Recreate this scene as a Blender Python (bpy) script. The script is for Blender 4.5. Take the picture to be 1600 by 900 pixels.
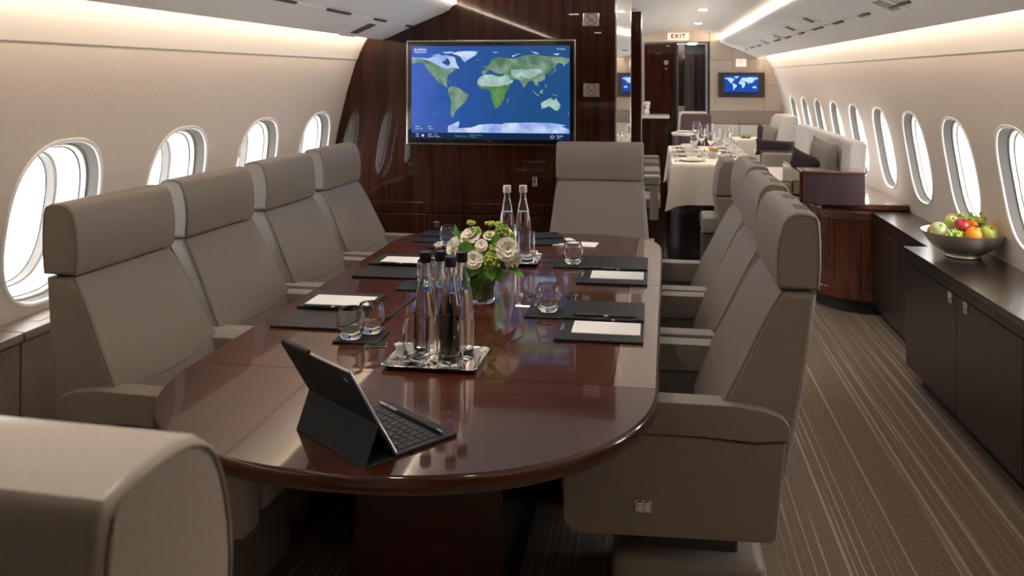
import bpy, bmesh, math, random
from mathutils import Vector, Matrix
for o in list(bpy.data.objects): bpy.data.objects.remove(o)
random.seed(7)
S = bpy.context.scene
COL = S.collection
PI = math.pi

# ------------------------------------------------------------------ camera
F = 1363.0
cd = bpy.data.cameras.new('camera'); cam = bpy.data.objects.new('camera', cd); COL.objects.link(cam)
cam.location = (0, 0, 1.5)
cam.rotation_euler = (PI/2, 0, math.atan(222/F))
cd.sensor_width = 36; cd.lens = F/1600*36
cd.shift_y = -331/1600; cd.shift_x = 0
cd.clip_start = .05; cd.clip_end = 200
cd.dof.use_dof = True; cd.dof.focus_distance = 2.7; cd.dof.aperture_fstop = 7.0
S.camera = cam

# ------------------------------------------------------------------ world: bright overcast sky outside the cabin
W = bpy.data.worlds.new('sky'); S.world = W; W.use_nodes = True
bg = W.node_tree.nodes['Background']
bg.inputs[0].default_value = (.97, .98, 1, 1); bg.inputs[1].default_value = 14.0

# ------------------------------------------------------------------ area lights hidden in the cove slots (filled in below)
def area(name, loc, rot, sx, sy, power, color=(1, .83, .66), spread=PI):
    l = bpy.data.lights.new(name, 'AREA'); l.shape = 'RECTANGLE'; l.size = sx; l.size_y = sy
    l.energy = power; l.color = color; l.spread = spread
    o = bpy.data.objects.new(name, l); COL.objects.link(o); o.location = loc; o.rotation_euler = rot
    return o
XC = -.215                      # cabin centre line
COVE_W, DOME_W, SPOT_W = 26, 62, 28
WARM = (1, .80, .60)
Y0, Y1 = -.75, 10.8
for s in (-1, 1):
    # side cove: shines outward and down onto the cove panel
    area('cove_light', (XC+s*1.435, (Y0+Y1)/2, 1.765), (0, -s*math.radians(75), 0), .03, Y1-Y0-.1, COVE_W, WARM)
    # dome cove: shines inward and up onto the dome
    area('dome_cove_light', (XC+s*1.09, (Y0+Y1)/2, 1.955), (0, s*math.radians(105), 0), .03, Y1-Y0-.1, DOME_W, WARM)

# ------------------------------------------------------------------ exposure
S.view_settings.view_transform = 'Standard'; S.view_settings.look = 'None'
S.view_settings.gamma = 1; S.view_settings.use_curve_mapping = False
S.view_settings.exposure = 0.0

# ================================================================== materials
def mat(name, col, rough=.5, metal=0, coat=0, coat_rough=.03, spec=.5, em=None, es=0, trans=0, ior=1.45, sub=0):
    m = bpy.data.materials.new(name); m.use_nodes = True
    b = m.node_tree.nodes['Principled BSDF']
    b.inputs['Base Color'].default_value = (*col, 1); b.inputs['Roughness'].default_value = rough
    b.inputs['Metallic'].default_value = metal; b.inputs['Coat Weight'].default_value = coat
    b.inputs['Coat Roughness'].default_value = coat_rough; b.inputs['Specular IOR Level'].default_value = spec
    b.inputs['Transmission Weight'].default_value = trans; b.inputs['IOR'].default_value = ior
    if em: b.inputs['Emission Color'].default_value = (*em, 1); b.inputs['Emission Strength'].default_value = es
    return m
def tex(m, scale, c0, c1, lo=.3, hi=.7, detail=4, kind='NOISE', coord='Object', rot=(0, 0, 0), bump=0, dist=.002, distortion=0):
    """stretched noise -> colour ramp -> base colour (+bump)"""
    nt = m.node_tree; N = nt.nodes; L = nt.links; b = N['Principled BSDF']
    tc = N.new('ShaderNodeTexCoord'); mp = N.new('ShaderNodeMapping'); mp.inputs['Scale'].default_value = scale
    mp.inputs['Rotation'].default_value = rot
    L.new(tc.outputs[coord], mp.inputs[0])
    n = N.new('ShaderNodeTexNoise'); n.inputs['Scale'].default_value = 1; n.inputs['Detail'].default_value = detail
    n.inputs['Distortion'].default_value = distortion
    L.new(mp.outputs[0], n.inputs[0])
    r = N.new('ShaderNodeValToRGB'); r.color_ramp.elements[0].position = lo; r.color_ramp.elements[1].position = hi
    r.color_ramp.elements[0].color = (*c0, 1); r.color_ramp.elements[1].color = (*c1, 1)
    L.new(n.outputs[0], r.inputs[0]); L.new(r.outputs[0], b.inputs['Base Color'])
    if bump:
        bp = N.new('ShaderNodeBump'); bp.inputs['Strength'].default_value = bump; bp.inputs['Distance'].default_value = dist
        L.new(n.outputs[0], bp.inputs['Height']); L.new(bp.outputs[0], b.inputs['Normal'])
    return m
M = {}
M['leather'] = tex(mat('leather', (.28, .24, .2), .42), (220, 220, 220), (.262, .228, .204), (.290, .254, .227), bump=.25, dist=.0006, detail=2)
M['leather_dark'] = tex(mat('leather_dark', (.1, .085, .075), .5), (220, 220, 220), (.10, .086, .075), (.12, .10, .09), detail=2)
M['stitch'] = mat('stitch', (.17, .14, .12), .7)
M['purple'] = tex(mat('purple_leather', (.09, .055, .07), .4), (120, 120, 120), (.070, .038, .046), (.088, .050, .060), detail=2)
M['wall'] = tex(mat('wall_fabric', (.6, .53, .47), .85, spec=.2), (45, 45, 45), (.615, .548, .488), (.645, .577, .517), bump=.06, dist=.0005)
M['cove'] = mat('cove_panel', (.74, .70, .65), .6, spec=.3)
M['white'] = mat('white_panel', (.82, .82, .82), .45, spec=.4)
M['lip'] = mat('window_lip', (.90, .89, .87), .35)
M['gasket'] = mat('window_gasket', (.085, .072, .060), .6)
M['reveal'] = mat('window_reveal', (.78, .74, .68), .5)
M['wood_table'] = tex(mat('table_veneer', (.08, .03, .02), .25, coat=.85, coat_rough=.045, spec=.12), (2.2, 34, 30), (.040, .0095, .0045), (.110, .030, .014), .28, .75, 7, distortion=.7)
M['wood_band'] = tex(mat('band_veneer', (.3, .2, .15), .2, coat=1, coat_rough=.04), (30, 2, 30), (.20, .125, .085), (.27, .175, .125), .3, .7, 5)  # paler tone stands in for the sheen reflected along the table's right edge
M['wood_edge'] = tex(mat('edge_veneer', (.06, .02, .012), .3, coat=.9, coat_rough=.06, spec=.1), (6, 6, 40), (.036, .010, .006), (.075, .024, .014), .3, .7, 5)
M['wood_wall'] = tex(mat('bulkhead_veneer', (.05, .02, .01), .3, coat=.7, coat_rough=.012, spec=.05), (26, 8, 1.6), (.011, .0028, .0014), (.060, .0165, .0075), .25, .8, 7, distortion=.5)
M['wood_dark'] = tex(mat('wenge', (.02, .012, .01), .32, coat=.35, coat_rough=.2), (60, 60, 3), (.012, .0065, .0050), (.026, .0155, .0125), .3, .7, 5)
M['wood_top'] = tex(mat('wenge_top', (.02, .012, .01), .3, coat=.8, coat_rough=.16), (60, 3, 60), (.013, .007, .0055), (.026, .016, .013), .3, .7, 5)
M['wood_red'] = tex(mat('red_mahogany', (.1, .03, .015), .25, coat=1, coat_rough=.06), (50, 50, 2.5), (.05, .010, .0045), (.17, .038, .014), .3, .75, 6)
M['wood_tan'] = tex(mat('tan_veneer', (.2, .1, .05), .25, coat=1, coat_rough=.06), (3, 30, 30), (.13, .058, .030), (.20, .095, .052), .3, .7, 5)
M['panel_tan'] = tex(mat('tan_panel', (.3, .24, .18), .45), (20, 20, 20), (.25, .195, .148), (.28, .22, .17))
M['metal'] = mat('polished_metal', (.62, .60, .58), .16, 1)
M['chrome'] = mat('chrome', (.8, .8, .8), .06, 1)
M['pewter'] = tex(mat('pewter', (.3, .28, .25), .46, 1), (20, 20, 20), (.66, .60, .51), (.78, .73, .64))
M['black'] = mat('black_plastic', (.012, .012, .014), .35)
M['black_leather'] = tex(mat('black_leather', (.012, .013, .016), .42), (400, 400, 400), (.010, .011, .014), (.018, .019, .023), bump=.3, dist=.0004, detail=2)
M['navy'] = tex(mat('navy_folio', (.016, .022, .032), .6), (300, 300, 300), (.011, .019, .028), (.019, .033, .047), bump=.3, dist=.0004, detail=2)
M['paper'] = mat('paper', (.93, .93, .94), .7, spec=.2)
M['cloth'] = tex(mat('table_linen', (.72, .66, .58), .9, spec=.15), (90, 90, 90), (.76, .70, .62), (.83, .775, .70), bump=.15, dist=.0006)
M['china'] = mat('china', (.82, .80, .76), .2)
M['sofa'] = tex(mat('sofa_fabric', (.55, .52, .5), .9, spec=.15), (70, 70, 70), (.66, .625, .60), (.74, .705, .68), bump=.2, dist=.001)
M['grey_cushion'] = mat('grey_cushion', (.33, .30, .27), .9, spec=.15)
M['plum'] = mat('plum_cushion', (.028, .018, .02), .75)
M['rubber'] = mat('dark_recess', (.03, .028, .027), .6)
M['dark_slot'] = mat('bronze_slot', (.06, .05, .045), .4)
M['mirror'] = mat('mirror_glass', (.78, .77, .76), .02, 1)
M['silver_gadget'] = mat('aluminium', (.55, .55, .57), .25, 1)
M['key'] = mat('keycap', (.035, .037, .042), .5)
M['keyprint'] = mat('key_print', (.35, .36, .38), .5)
M['lamp'] = mat('lamp_lens', (.9, .9, .9), .4, em=(1, .92, .80), es=22)
M['exit_glow'] = mat('exit_sign_face', (.8, .75, .7), .4, em=(1, .88, .76), es=.5)
M['red_ink'] = mat('red_ink', (.25, .02, .015), .5)
M['bronze_ink'] = mat('bronze_ink', (.10, .035, .03), .4)
M['plate'] = mat('satin_plate', (.36, .33, .31), .35, .7)
M['leaf'] = tex(mat('leaf_green', (.08, .2, .03), .5), (30, 30, 30), (.045, .15, .018), (.12, .30, .045))
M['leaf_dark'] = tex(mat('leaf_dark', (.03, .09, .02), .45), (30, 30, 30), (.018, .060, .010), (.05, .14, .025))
M['lime'] = tex(mat('lime_bloom', (.35, .45, .08), .6), (50, 50, 50), (.22, .34, .045), (.48, .58, .14))
M['petal'] = tex(mat('petal_cream', (.8, .74, .62), .7), (40, 40, 40), (.86, .78, .66), (.94, .91, .85))
M['stamen'] = mat('stamen', (.55, .38, .08), .7)
M['orange'] = tex(mat('orange_peel', (.85, .28, .02), .4), (160, 160, 160), (.80, .24, .015), (.90, .33, .03), bump=.4, dist=.001)
M['peach'] = tex(mat('peach_skin', (.85, .42, .12), .55), (14, 14, 14), (.80, .30, .05), (.88, .55, .22))
M['green_apple'] = tex(mat('green_apple', (.42, .58, .07), .3, coat=.3), (14, 14, 14), (.36, .52, .05), (.60, .70, .20))
M['pale_apple'] = tex(mat('pale_apple', (.6, .68, .3), .3, coat=.3), (14, 14, 14), (.50, .62, .18), (.70, .74, .45))
M['red_apple'] = tex(mat('red_apple', (.45, .02, .03), .28, coat=.4), (14, 14, 14), (.36, .012, .020), (.55, .05, .05))
M['grape'] = mat('grape', (.42, .58, .10), .25, trans=.15, coat=.2)
M['dark_floor'] = tex(mat('dark_stone', (.01, .009, .008), .2, coat=.6, coat_rough=.12), (3, 30, 3), (.004, .0035, .003), (.030, .023, .018), .45, .85, 8)
M['moss'] = tex(mat('moss', (.2, .3, .08), .9), (120, 120, 120), (.10, .20, .04), (.38, .48, .20))
M['curtain'] = tex(mat('pleated_curtain', (.03, .02, .015), .7), (60, 60, 1), (.016, .009, .007), (.05, .03, .022))
M['nickel'] = mat('brushed_nickel', (.72, .71, .69), .35, .8)
M['foil'] = mat('cap_foil', (.70, .66, .58), .35, .3)
# carpet: light pinstripes of uneven weight and broken length
def carpet():
    m = mat('striped_carpet', (.17, .13, .1), .95, spec=.1); nt = m.node_tree; N = nt.nodes; L = nt.links; b = N['Principled BSDF']
    tc = N.new('ShaderNodeTexCoord')
    def noise(scale, detail=2, dist=0):
        mp = N.new('ShaderNodeMapping'); mp.inputs['Scale'].default_value = scale; L.new(tc.outputs['Object'], mp.inputs[0])
        n = N.new('ShaderNodeTexNoise'); n.inputs['Scale'].default_value = 1; n.inputs['Detail'].default_value = detail
        n.inputs['Distortion'].default_value = dist; L.new(mp.outputs[0], n.inputs[0]); return n
    def ramp(src, a, bb):
        r = N.new('ShaderNodeValToRGB'); r.color_ramp.elements[0].position = a; r.color_ramp.elements[1].position = bb
        L.new(src.outputs[0], r.inputs[0]); return r
    def mth(op, a, bsrc):
        q = N.new('ShaderNodeMath'); q.operation = op; L.new(a.outputs[0], q.inputs[0])
        if isinstance(bsrc, float): q.inputs[1].default_value = bsrc
        else: L.new(bsrc.outputs[0], q.inputs[1])
        q.use_clamp = True; return q
    s1 = ramp(noise((98, .05, 1), 1), .60, .65)
    s2 = ramp(noise((61, .16, 1), 1), .61, .66)
    br = ramp(noise((30, .8, 1), 2), .34, .48)
    st = mth('MULTIPLY', mth('ADD', s1, s2), br)
    st = mth('MULTIPLY', st, .62)
    g = ramp(noise((170, 60, 1), 3), .3, .7)
    g.color_ramp.elements[0].color = (.180, .135, .104, 1); g.color_ramp.elements[1].color = (.275, .214, .168, 1)
    mx = N.new('ShaderNodeMixRGB'); L.new(st.outputs[0], mx.inputs[0]); L.new(g.outputs[0], mx.inputs[1]); mx.inputs[2].default_value = (.56, .47, .39, 1)
    L.new(mx.outputs[0], b.inputs['Base Color'])
    bp = N.new('ShaderNodeBump'); bp.inputs['Strength'].default_value = .5; bp.inputs['Distance'].default_value = .003
    L.new(mx.outputs[0], bp.inputs['Height']); L.new(bp.outputs[0], b.inputs['Normal'])
    return m
M['carpet'] = carpet()
def glass(name, tint=(1, 1, 1), ior=1.45):
    m = mat(name, tint, 0, trans=1, ior=ior); return m
M['glass'] = glass('clear_glass')
M['water'] = glass('water', (1, 1, 1), 1.33)
M['vase_glass'] = glass('vase_glass', (.97, 1, .98))
def pane_mat():
    m = bpy.data.materials.new('window_pane'); m.use_nodes = True; nt = m.node_tree; nt.nodes.clear()
    o = nt.nodes.new('ShaderNodeOutputMaterial'); mx = nt.nodes.new('ShaderNodeMixShader'); mx.inputs[0].default_value = .05
    t = nt.nodes.new('ShaderNodeBsdfTransparent'); g = nt.nodes.new('ShaderNodeBsdfGlossy'); g.inputs['Roughness'].default_value = .02
    t.inputs[0].default_value = (.95, .97, .98, 1)
    nt.links.new(t.outputs[0], mx.inputs[1]); nt.links.new(g.outputs[0], mx.inputs[2]); nt.links.new(mx.outputs[0], o.inputs[0])
    return m
M['pane'] = pane_mat()
def screen(name, col, s=1.0):
    return mat(name, (0, 0, 0), .3, em=col, es=s, coat=.0, spec=.3)
SC = {'sea': screen('screen_sea', (.022, .085, .33)), 'land': screen('screen_land', (.13, .25, .15)), 'land_green': screen('screen_green', (.07, .20, .055)),
      'sand': screen('screen_sand', (.36, .52, .50)), 'snow': screen('screen_snow', (.50, .62, .88)), 'bar': screen('screen_bar', (.006, .018, .065)),
      'box': screen('screen_box', (.045, .10, .36)), 'text': screen('screen_text', (.60, .70, .90)), 'gtext': screen('screen_green_text', (.10, .42, .26)),
      'sea2': screen('screen_sea_bright', (.008, .065, .40), 1.0), 'land2': screen('screen_land_bright', (.45, .68, .85), 1.2)}
def seagrad():
    m = SC['sea']; nt = m.node_tree; N = nt.nodes; L = nt.links; b = N['Principled BSDF']
    tc = N.new('ShaderNodeTexCoord'); sp = N.new('ShaderNodeSeparateXYZ'); L.new(tc.outputs['Generated'], sp.inputs[0])
    n = N.new('ShaderNodeTexNoise'); n.inputs['Scale'].default_value = 6; n.inputs['Detail'].default_value = 5; L.new(tc.outputs['Generated'], n.inputs[0])
    a = N.new('ShaderNodeMath'); a.operation = 'MULTIPLY_ADD'; a.inputs[1].default_value = .35; L.new(n.outputs[0], a.inputs[0]); L.new(sp.outputs[0], a.inputs[2])
    r = N.new('ShaderNodeValToRGB'); e = r.color_ramp.elements
    e[0].position = .12; e[0].color = (.065, .135, .56, 1); e[1].position = .95; e[1].color = (.012, .075, .23, 1)
    x = r.color_ramp.elements.new(.45); x.color = (.020, .085, .34, 1)
    L.new(a.outputs[0], r.inputs[0]); L.new(r.outputs[0], b.inputs['Emission Color'])
seagrad()
def landtex(key, c0, c1, sc=16):
    m = SC[key]; nt = m.node_tree; N = nt.nodes; L = nt.links
    tc = N.new('ShaderNodeTexCoord'); n = N.new('ShaderNodeTexNoise'); n.inputs['Scale'].default_value = sc; n.inputs['Detail'].default_value = 6
    L.new(tc.outputs['Object'], n.inputs[0]); r = N.new('ShaderNodeValToRGB'); r.color_ramp.elements[0].position = .35; r.color_ramp.elements[1].position = .65
    r.color_ramp.elements[0].color = (*c0, 1); r.color_ramp.elements[1].color = (*c1, 1)
    L.new(n.outputs[0], r.inputs[0]); L.new(r.outputs[0], N['Principled BSDF'].inputs['Emission Color'])
landtex('land', (.07, .17, .10), (.24, .36, .27)); landtex('land_green', (.05, .18, .035), (.13, .28, .09)); landtex('sand', (.24, .40, .36), (.45, .62, .58)); landtex('snow', (.22, .36, .78), (.62, .72, .92), 12)

# ================================================================== helpers
def link(name, me, m=None, parent=None, angle=35):
    me.name = name
    o = bpy.data.objects.new(name, me); COL.objects.link(o)
    if m is not None:
        for q in (m if isinstance(m, (list, tuple)) else [m]): me.materials.append(M[q] if isinstance(q, str) else q)
    if parent: o.parent = parent
    if 19 < angle < 45:
        wn = o.modifiers.new('weighted_normals', 'WEIGHTED_NORMAL'); wn.keep_sharp = True; wn.weight = 100
    if angle:
        me.polygons.foreach_set('use_smooth', [True]*len(me.polygons))
        try: me.set_sharp_from_angle(angle=math.radians(angle))
        except Exception: pass
    return o
def fin(name, bm, m=None, parent=None, angle=35):
    bmesh.ops.recalc_face_normals(bm, faces=bm.faces)
    me = bpy.data.meshes.new(name); bm.to_mesh(me); bm.free()
    return link(name, me, m, parent, angle)
def tag(o, label=None, cat=None, group=None, kind=None):
    if label: o['label'] = label
    if cat: o['category'] = cat
    if group: o['group'] = group
    if kind: o['kind'] = kind
    return o
def empty(name, loc=(0, 0, 0), rz=0, **k):
    o = bpy.data.objects.new(name, None); COL.objects.link(o); o.location = loc; o.rotation_euler = (0, 0, rz); o.empty_display_size = .05
    tag(o, **k); return o
KIDS = {}
def copy_tree(o, parent=None):
    c = o.copy(); COL.objects.link(c)
    if parent: c.parent = parent; c.matrix_parent_inverse = o.matrix_parent_inverse.copy()
    for ch in list(o.children): copy_tree(ch, c)
    return c
def place(o, loc, rz=0, label=None, group=None, sc=None):
    o.location = loc; o.rotation_euler = (0, 0, rz)
    if label: o['label'] = label
    if group: o['group'] = group
    if sc: o.scale = (sc, sc, sc)
    return o
def box(bm, x0, x1, y0, y1, z0, z1, r=0, seg=2, mi=0):
    vs = [bm.verts.new(p) for p in ((x0,y0,z0),(x1,y0,z0),(x1,y1,z0),(x0,y1,z0),(x0,y0,z1),(x1,y0,z1),(x1,y1,z1),(x0,y1,z1))]
    fs = [bm.faces.new([vs[i] for i in f]) for f in ((0,3,2,1),(4,5,6,7),(0,1,5,4),(1,2,6,5),(2,3,7,6),(3,0,4,7))]
    for f in fs: f.material_index = mi
    if r:
        es = list({e for f in fs for e in f.edges})
        bmesh.ops.bevel(bm, geom=es, offset=r, segments=seg, profile=.5, affect='EDGES')
    return bm
def B(x0, x1, y0, y1, z0, z1, r=0, seg=2): return box(bmesh.new(), x0, x1, y0, y1, z0, z1, r, seg)
def prism(bm, pts, a, b, axis='y', r=0, seg=2, minang=50, mi=0, capsonly=False):
    def P(p, t): return {'y': (p[0], t, p[1]), 'x': (t, p[0], p[1]), 'z': (p[0], p[1], t)}[axis]
    v0 = [bm.verts.new(P(p, a)) for p in pts]; v1 = [bm.verts.new(P(p, b)) for p in pts]
    n = len(pts); fs = [bm.faces.new(v0), bm.faces.new(v1[::-1])]
    caps = {e for f in fs for e in f.edges}
    for i in range(n): fs.append(bm.faces.new((v0[i], v0[(i+1) % n], v1[(i+1) % n], v1[i])))
    for f in fs: f.material_index = mi
    bmesh.ops.recalc_face_normals(bm, faces=fs)
    if r:
        es = list(caps) if capsonly else [e for e in {e for f in fs for e in f.edges} if len(e.link_faces) == 2 and e.calc_face_angle(0) > math.radians(minang)]
        bmesh.ops.bevel(bm, geom=es, offset=r, segments=seg, profile=.5, affect='EDGES')
    return bm
def lathe(bm, prof, n=32, c=(0, 0, 0), sx=1, sy=1, mi=0):
    rings = []
    for r, z in prof:
        if r < 1e-5: rings.append([bm.verts.new((c[0], c[1], c[2]+z))])
        else: rings.append([bm.verts.new((c[0]+sx*r*math.cos(2*PI*i/n), c[1]+sy*r*math.sin(2*PI*i/n), c[2]+z)) for i in range(n)])
    for A, Bq in zip(rings, rings[1:]):
        if len(A) == 1 and len(Bq) == 1: continue
        for i in range(n):
            j = (i+1) % n
            if len(A) == 1: f = bm.faces.new((A[0], Bq[j], Bq[i]))
            elif len(Bq) == 1: f = bm.faces.new((A[i], A[j], Bq[0]))
            else: f = bm.faces.new((A[i], A[j], Bq[j], Bq[i]))
            f.material_index = mi
    return bm
def tube(bm, pts, r, n=8, closed=False, mi=0, taper=None):
    pts = [Vector(p) for p in pts]; rings = []; up = Vector((0, 0, 1)); m = len(pts)
    for i, p in enumerate(pts):
        d = (pts[(i+1) % m]-pts[i-1]) if closed else (pts[min(i+1, m-1)]-pts[max(i-1, 0)])
        d.normalize(); u = up if abs(d.dot(up)) < .95 else Vector((1, 0, 0))
        a = d.cross(u).normalized(); b = d.cross(a).normalized(); rr = r*(taper[i] if taper else 1)
        rings.append([bm.verts.new(p+rr*(math.cos(2*PI*k/n)*a+math.sin(2*PI*k/n)*b)) for k in range(n)])
    for i in range(m if closed else m-1):
        A, C = rings[i], rings[(i+1) % m]
        for k in range(n): f = bm.faces.new((A[k], A[(k+1) % n], C[(k+1) % n], C[k])); f.material_index = mi
    if not closed: bm.faces.new(rings[0][::-1]).material_index = mi; bm.faces.new(rings[-1]).material_index = mi
    return bm
def ball(bm, c, r, sx=1, sy=1, sz=1, u=14, v=9, mi=0):
    prof = [(r*math.sin(PI*i/v), -r*sz*math.cos(PI*i/v)) for i in range(v+1)]; prof[0] = (0, prof[0][1]); prof[-1] = (0, prof[-1][1])
    return lathe(bm, prof, u, c, sx, sy, mi)
def loft(bm, secs, closed=False, mi=0):
    rows = [[bm.verts.new(p) for p in s] for s in secs]
    for A, C in zip(rows, rows[1:]):
        n = len(A)
        for i in range(n if closed else n-1):
            j = (i+1) % n; f = bm.faces.new((A[i], A[j], C[j], C[i])); f.material_index = mi
    return rows
def polyface(bm, pts, mi=0):
    vs = [bm.verts.new(p) for p in pts]; f = bm.faces.new(vs); f.material_index = mi; return f
def text(name, s, size, m, parent, loc, rot=(PI/2, 0, 0), bold=0, depth=.0004, align='LEFT', space=1):
    c = bpy.data.curves.new(name, 'FONT'); c.body = s; c.size = size; c.extrude = depth; c.offset = bold; c.align_x = align; c.align_y = 'CENTER'; c.space_character = space
    t = bpy.data.objects.new(name, c); COL.objects.link(t); bpy.context.view_layer.update()
    me = bpy.data.meshes.new_from_object(t.evaluated_get(bpy.context.evaluated_depsgraph_get())); bpy.data.objects.remove(t)
    o = link(name, me, None, parent, 0); me.materials.clear(); me.materials.append(m if not isinstance(m, str) else M[m])
    o.location = loc; o.rotation_euler = rot; return o
def smooth_path(pts, n=8):
    P = [Vector(p) for p in pts]; out = []
    for i in range(len(P)-1):
        p0, p1, p2, p3 = P[max(i-1, 0)], P[i], P[i+1], P[min(i+2, len(P)-1)]
        for k in range(n):
            t = k/n; out.append(.5*((2*p1)+(-p0+p2)*t+(2*p0-5*p1+4*p2-p3)*t*t+(-p0+3*p1-3*p2+p3)*t*t*t))
    out.append(P[-1]); return out
def struct(name, bm, m, parent=None, angle=35, label=None):
    o = fin(name, bm, m, parent, angle)
    if parent is None: tag(o, kind='structure')
    if label: o['label'] = label
    return o

# ================================================================== cabin shell
HP = [(0, 1.75), (.3, 1.785), (.6, 1.785), (.8, 1.775), (1.0, 1.748), (1.2, 1.708), (1.4, 1.658), (1.6, 1.595)]
def hw(z):
    for (a, b), (c, d) in zip(HP, HP[1:]):
        if z <= c: return b+(d-b)*(z-a)/(c-a)
    return HP[-1][1]
# smoother version used for the visible wall
def hws(z):
    return (hw(max(z-.06, 0))+hw(z)+hw(min(z+.06, 1.6)))/3 if .06 < z < 1.54 else hw(z)
PITCH = .7335
WZ0, WZ1, WZC = .74, 1.36, 1.022
def oval(t, a, b, n=2.7):
    c, s = math.cos(t), math.sin(t)
    return a*math.copysign(abs(c)**(2/n), c), b*math.copysign(abs(s)**(2/n), s)
def rect_pt(t, a, b0, b1):
    c, s = math.cos(t), math.sin(t); b = b1 if s > 0 else b0
    k = min(a/abs(c) if abs(c) > 1e-9 else 1e9, b/abs(s) if abs(s) > 1e-9 else 1e9); return c*k, s*k
def wall(side, centers, name):
    s = side; bm = bmesh.new()
    X = lambda z: XC+s*hws(z)
    a = PITCH/2; b0, b1 = WZC-WZ0, WZ1-WZC
    angs = sorted([i*2*PI/56 for i in range(56)]+[math.atan2(b1, a), PI-math.atan2(b1, a), 2*PI-math.atan2(b0, a), PI+math.atan2(b0, a)])
    ylo, yhi = centers[0]-a, centers[-1]+a
    for yc in centers:
        rings = []
        for k in (0, .35, .7, 1):
            ring = []
            for t in angs:
                u, v = rect_pt(t, a, b0, b1); p, q = oval(t, .228, .272)
                yy, zz = yc+p*(1-k)+u*k, WZC+q*(1-k)+v*k
                ring.append((X(zz), yy, zz))
            rings.append(ring)
        loft(bm, rings, closed=True)
    zl = [0, .1, .2, .3, .4, .5, .6, .68, .74]; zu = [1.36, 1.40, 1.45, 1.5, 1.55, 1.602]
    for zs in (zl, zu):
        loft(bm, [[(X(z), y, z) for z in zs] for y in (Y0, ylo, yhi, Y1)])
    for ya, yb in ((Y0, ylo), (yhi, Y1)):
        if yb-ya > .001: loft(bm, [[(X(z), y, z) for z in (.74, .85, .95, 1.05, 1.15, 1.25, 1.36)] for y in (ya, yb)])
    bmesh.ops.remove_doubles(bm, verts=bm.verts, dist=.0005)
    return struct(name, bm, 'wall', angle=60)
def centers(first):
    c = first
    while c-PITCH > Y0+.4: c -= PITCH
    out = []
    while c+PITCH/2 < Y1-.02: out.append(c); c += PITCH
    return out
RC = centers(3.96); LC = centers(2.60+.005)
wall(1, RC, 'wall_right'); wall(-1, LC, 'wall_left')

def window_meshes(s):
    """one window: origin on the wall surface line at (XC+s*h(WZC), yc, WZC)"""
    n = 56; angs = [i*2*PI/n for i in range(n)]
    x0 = hws(WZC)
    def ring(a, b, off, dy=0, follow=True):
        out = []
        for t in angs:
            p, q = oval(t, a, b)
            xx = (hws(WZC+q)-x0 if follow else 0)+off
            out.append((s*xx, p, q))
        return out
    mats = []
    fr = bmesh.new()
    loft(fr, [ring(.230, .274, .001), ring(.228, .272, -.004), ring(.222, .266, -.006), ring(.217, .261, -.003), ring(.215, .259, .004)], True)
    gk = bmesh.new(); loft(gk, [ring(.215, .259, .004), ring(.212, .256, .046)], True)
    rv = bmesh.new(); loft(rv, [ring(.212, .256, .046), ring(.205, .249, .047), ring(.200, .244, .066), ring(.190, .233, .125), ring(.186, .229, .142)], True)
    sl = bmesh.new(); loft(sl, [ring(.2005, .2445, .0645), ring(.198, .242, .0640), ring(.1975, .2415, .0665)], True)
    pn = bmesh.new(); polyface(pn, ring(.187, .230, .140))
    op = bmesh.new(); loft(op, [ring(.30, .33, .151), ring(.190, .233, .150), ring(.182, .225, .151), ring(.180, .223, .180), ring(.176, .219, .182)], True)
    o2 = bmesh.new(); polyface(o2, ring(.178, .221, .181))
    return fr, gk, rv, sl, pn, op, o2
LIGHT_BLOCKS = []
for s, cs in ((1, RC), (-1, LC)):
    proto = None
    for i, yc in enumerate(cs):
        if proto is None:
            fr, gk, rv, sl, pn, op, o2 = window_meshes(s)
            proto = empty('window_1', kind='structure')
            for nm, b_, m_ in (('window_frame', fr, 'lip'), ('gasket', gk, 'gasket'), ('reveal', rv, 'reveal'), ('blind_track', sl, 'gasket'), ('inner_pane', pn, 'pane'), ('outer_frame', op, 'gasket'), ('outer_pane', o2, 'pane')):
                fin(nm, b_, m_, proto, 50)
            w = proto
        else: w = copy_tree(proto)
        w.name = 'window_%d' % (i+1+(0 if s > 0 else len(RC)))
        w.location = (XC+s*hws(WZC), yc, WZC)
        if yc < 2.2: LIGHT_BLOCKS.append((w, s)); continue      # unseen aft windows are closed with added panels to cut light from behind
        # light portal in each window
        l = bpy.data.lights.new('window_portal', 'AREA'); l.shape = 'RECTANGLE'; l.size = .46; l.size_y = .38; l.cycles.is_portal = True
        lo = bpy.data.objects.new('window_portal', l); COL.objects.link(lo); lo.location = (XC+s*(hws(WZC)+.195), yc, WZC); lo.rotation_euler = (0, s*PI/2, 0)
        if s > 0 : lo.rotation_euler = (0, PI/2, 0)
        else: lo.rotation_euler = (0, -PI/2, 0)

for w, s in LIGHT_BLOCKS:
    bl_ = bmesh.new(); polyface(bl_, [(s*.058, p, q) for p, q in [oval(k_*2*PI/40, .203, .247) for k_ in range(40)]]); fin('window_blind', bl_, 'reveal', w, 0)

# floor
bm = bmesh.new(); polyface(bm, [(XC-1.76, Y0, 0), (XC+1.76, Y0, 0), (XC+1.76, 6.5, 0), (XC-1.76, 6.5, 0)])
bm2 = bmesh.new(); box(bm2, XC-1.76, XC+1.76, Y0, 6.5, -.05, 0)
struct('floor', bm2, 'carpet', angle=0); bm.free()
struct('floor_stone', B(XC-1.76, XC+1.76, 6.5, Y1+.9, -.05, .0), 'dark_floor', angle=0)['label'] = 'dark polished stone floor of the dining area'
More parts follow.
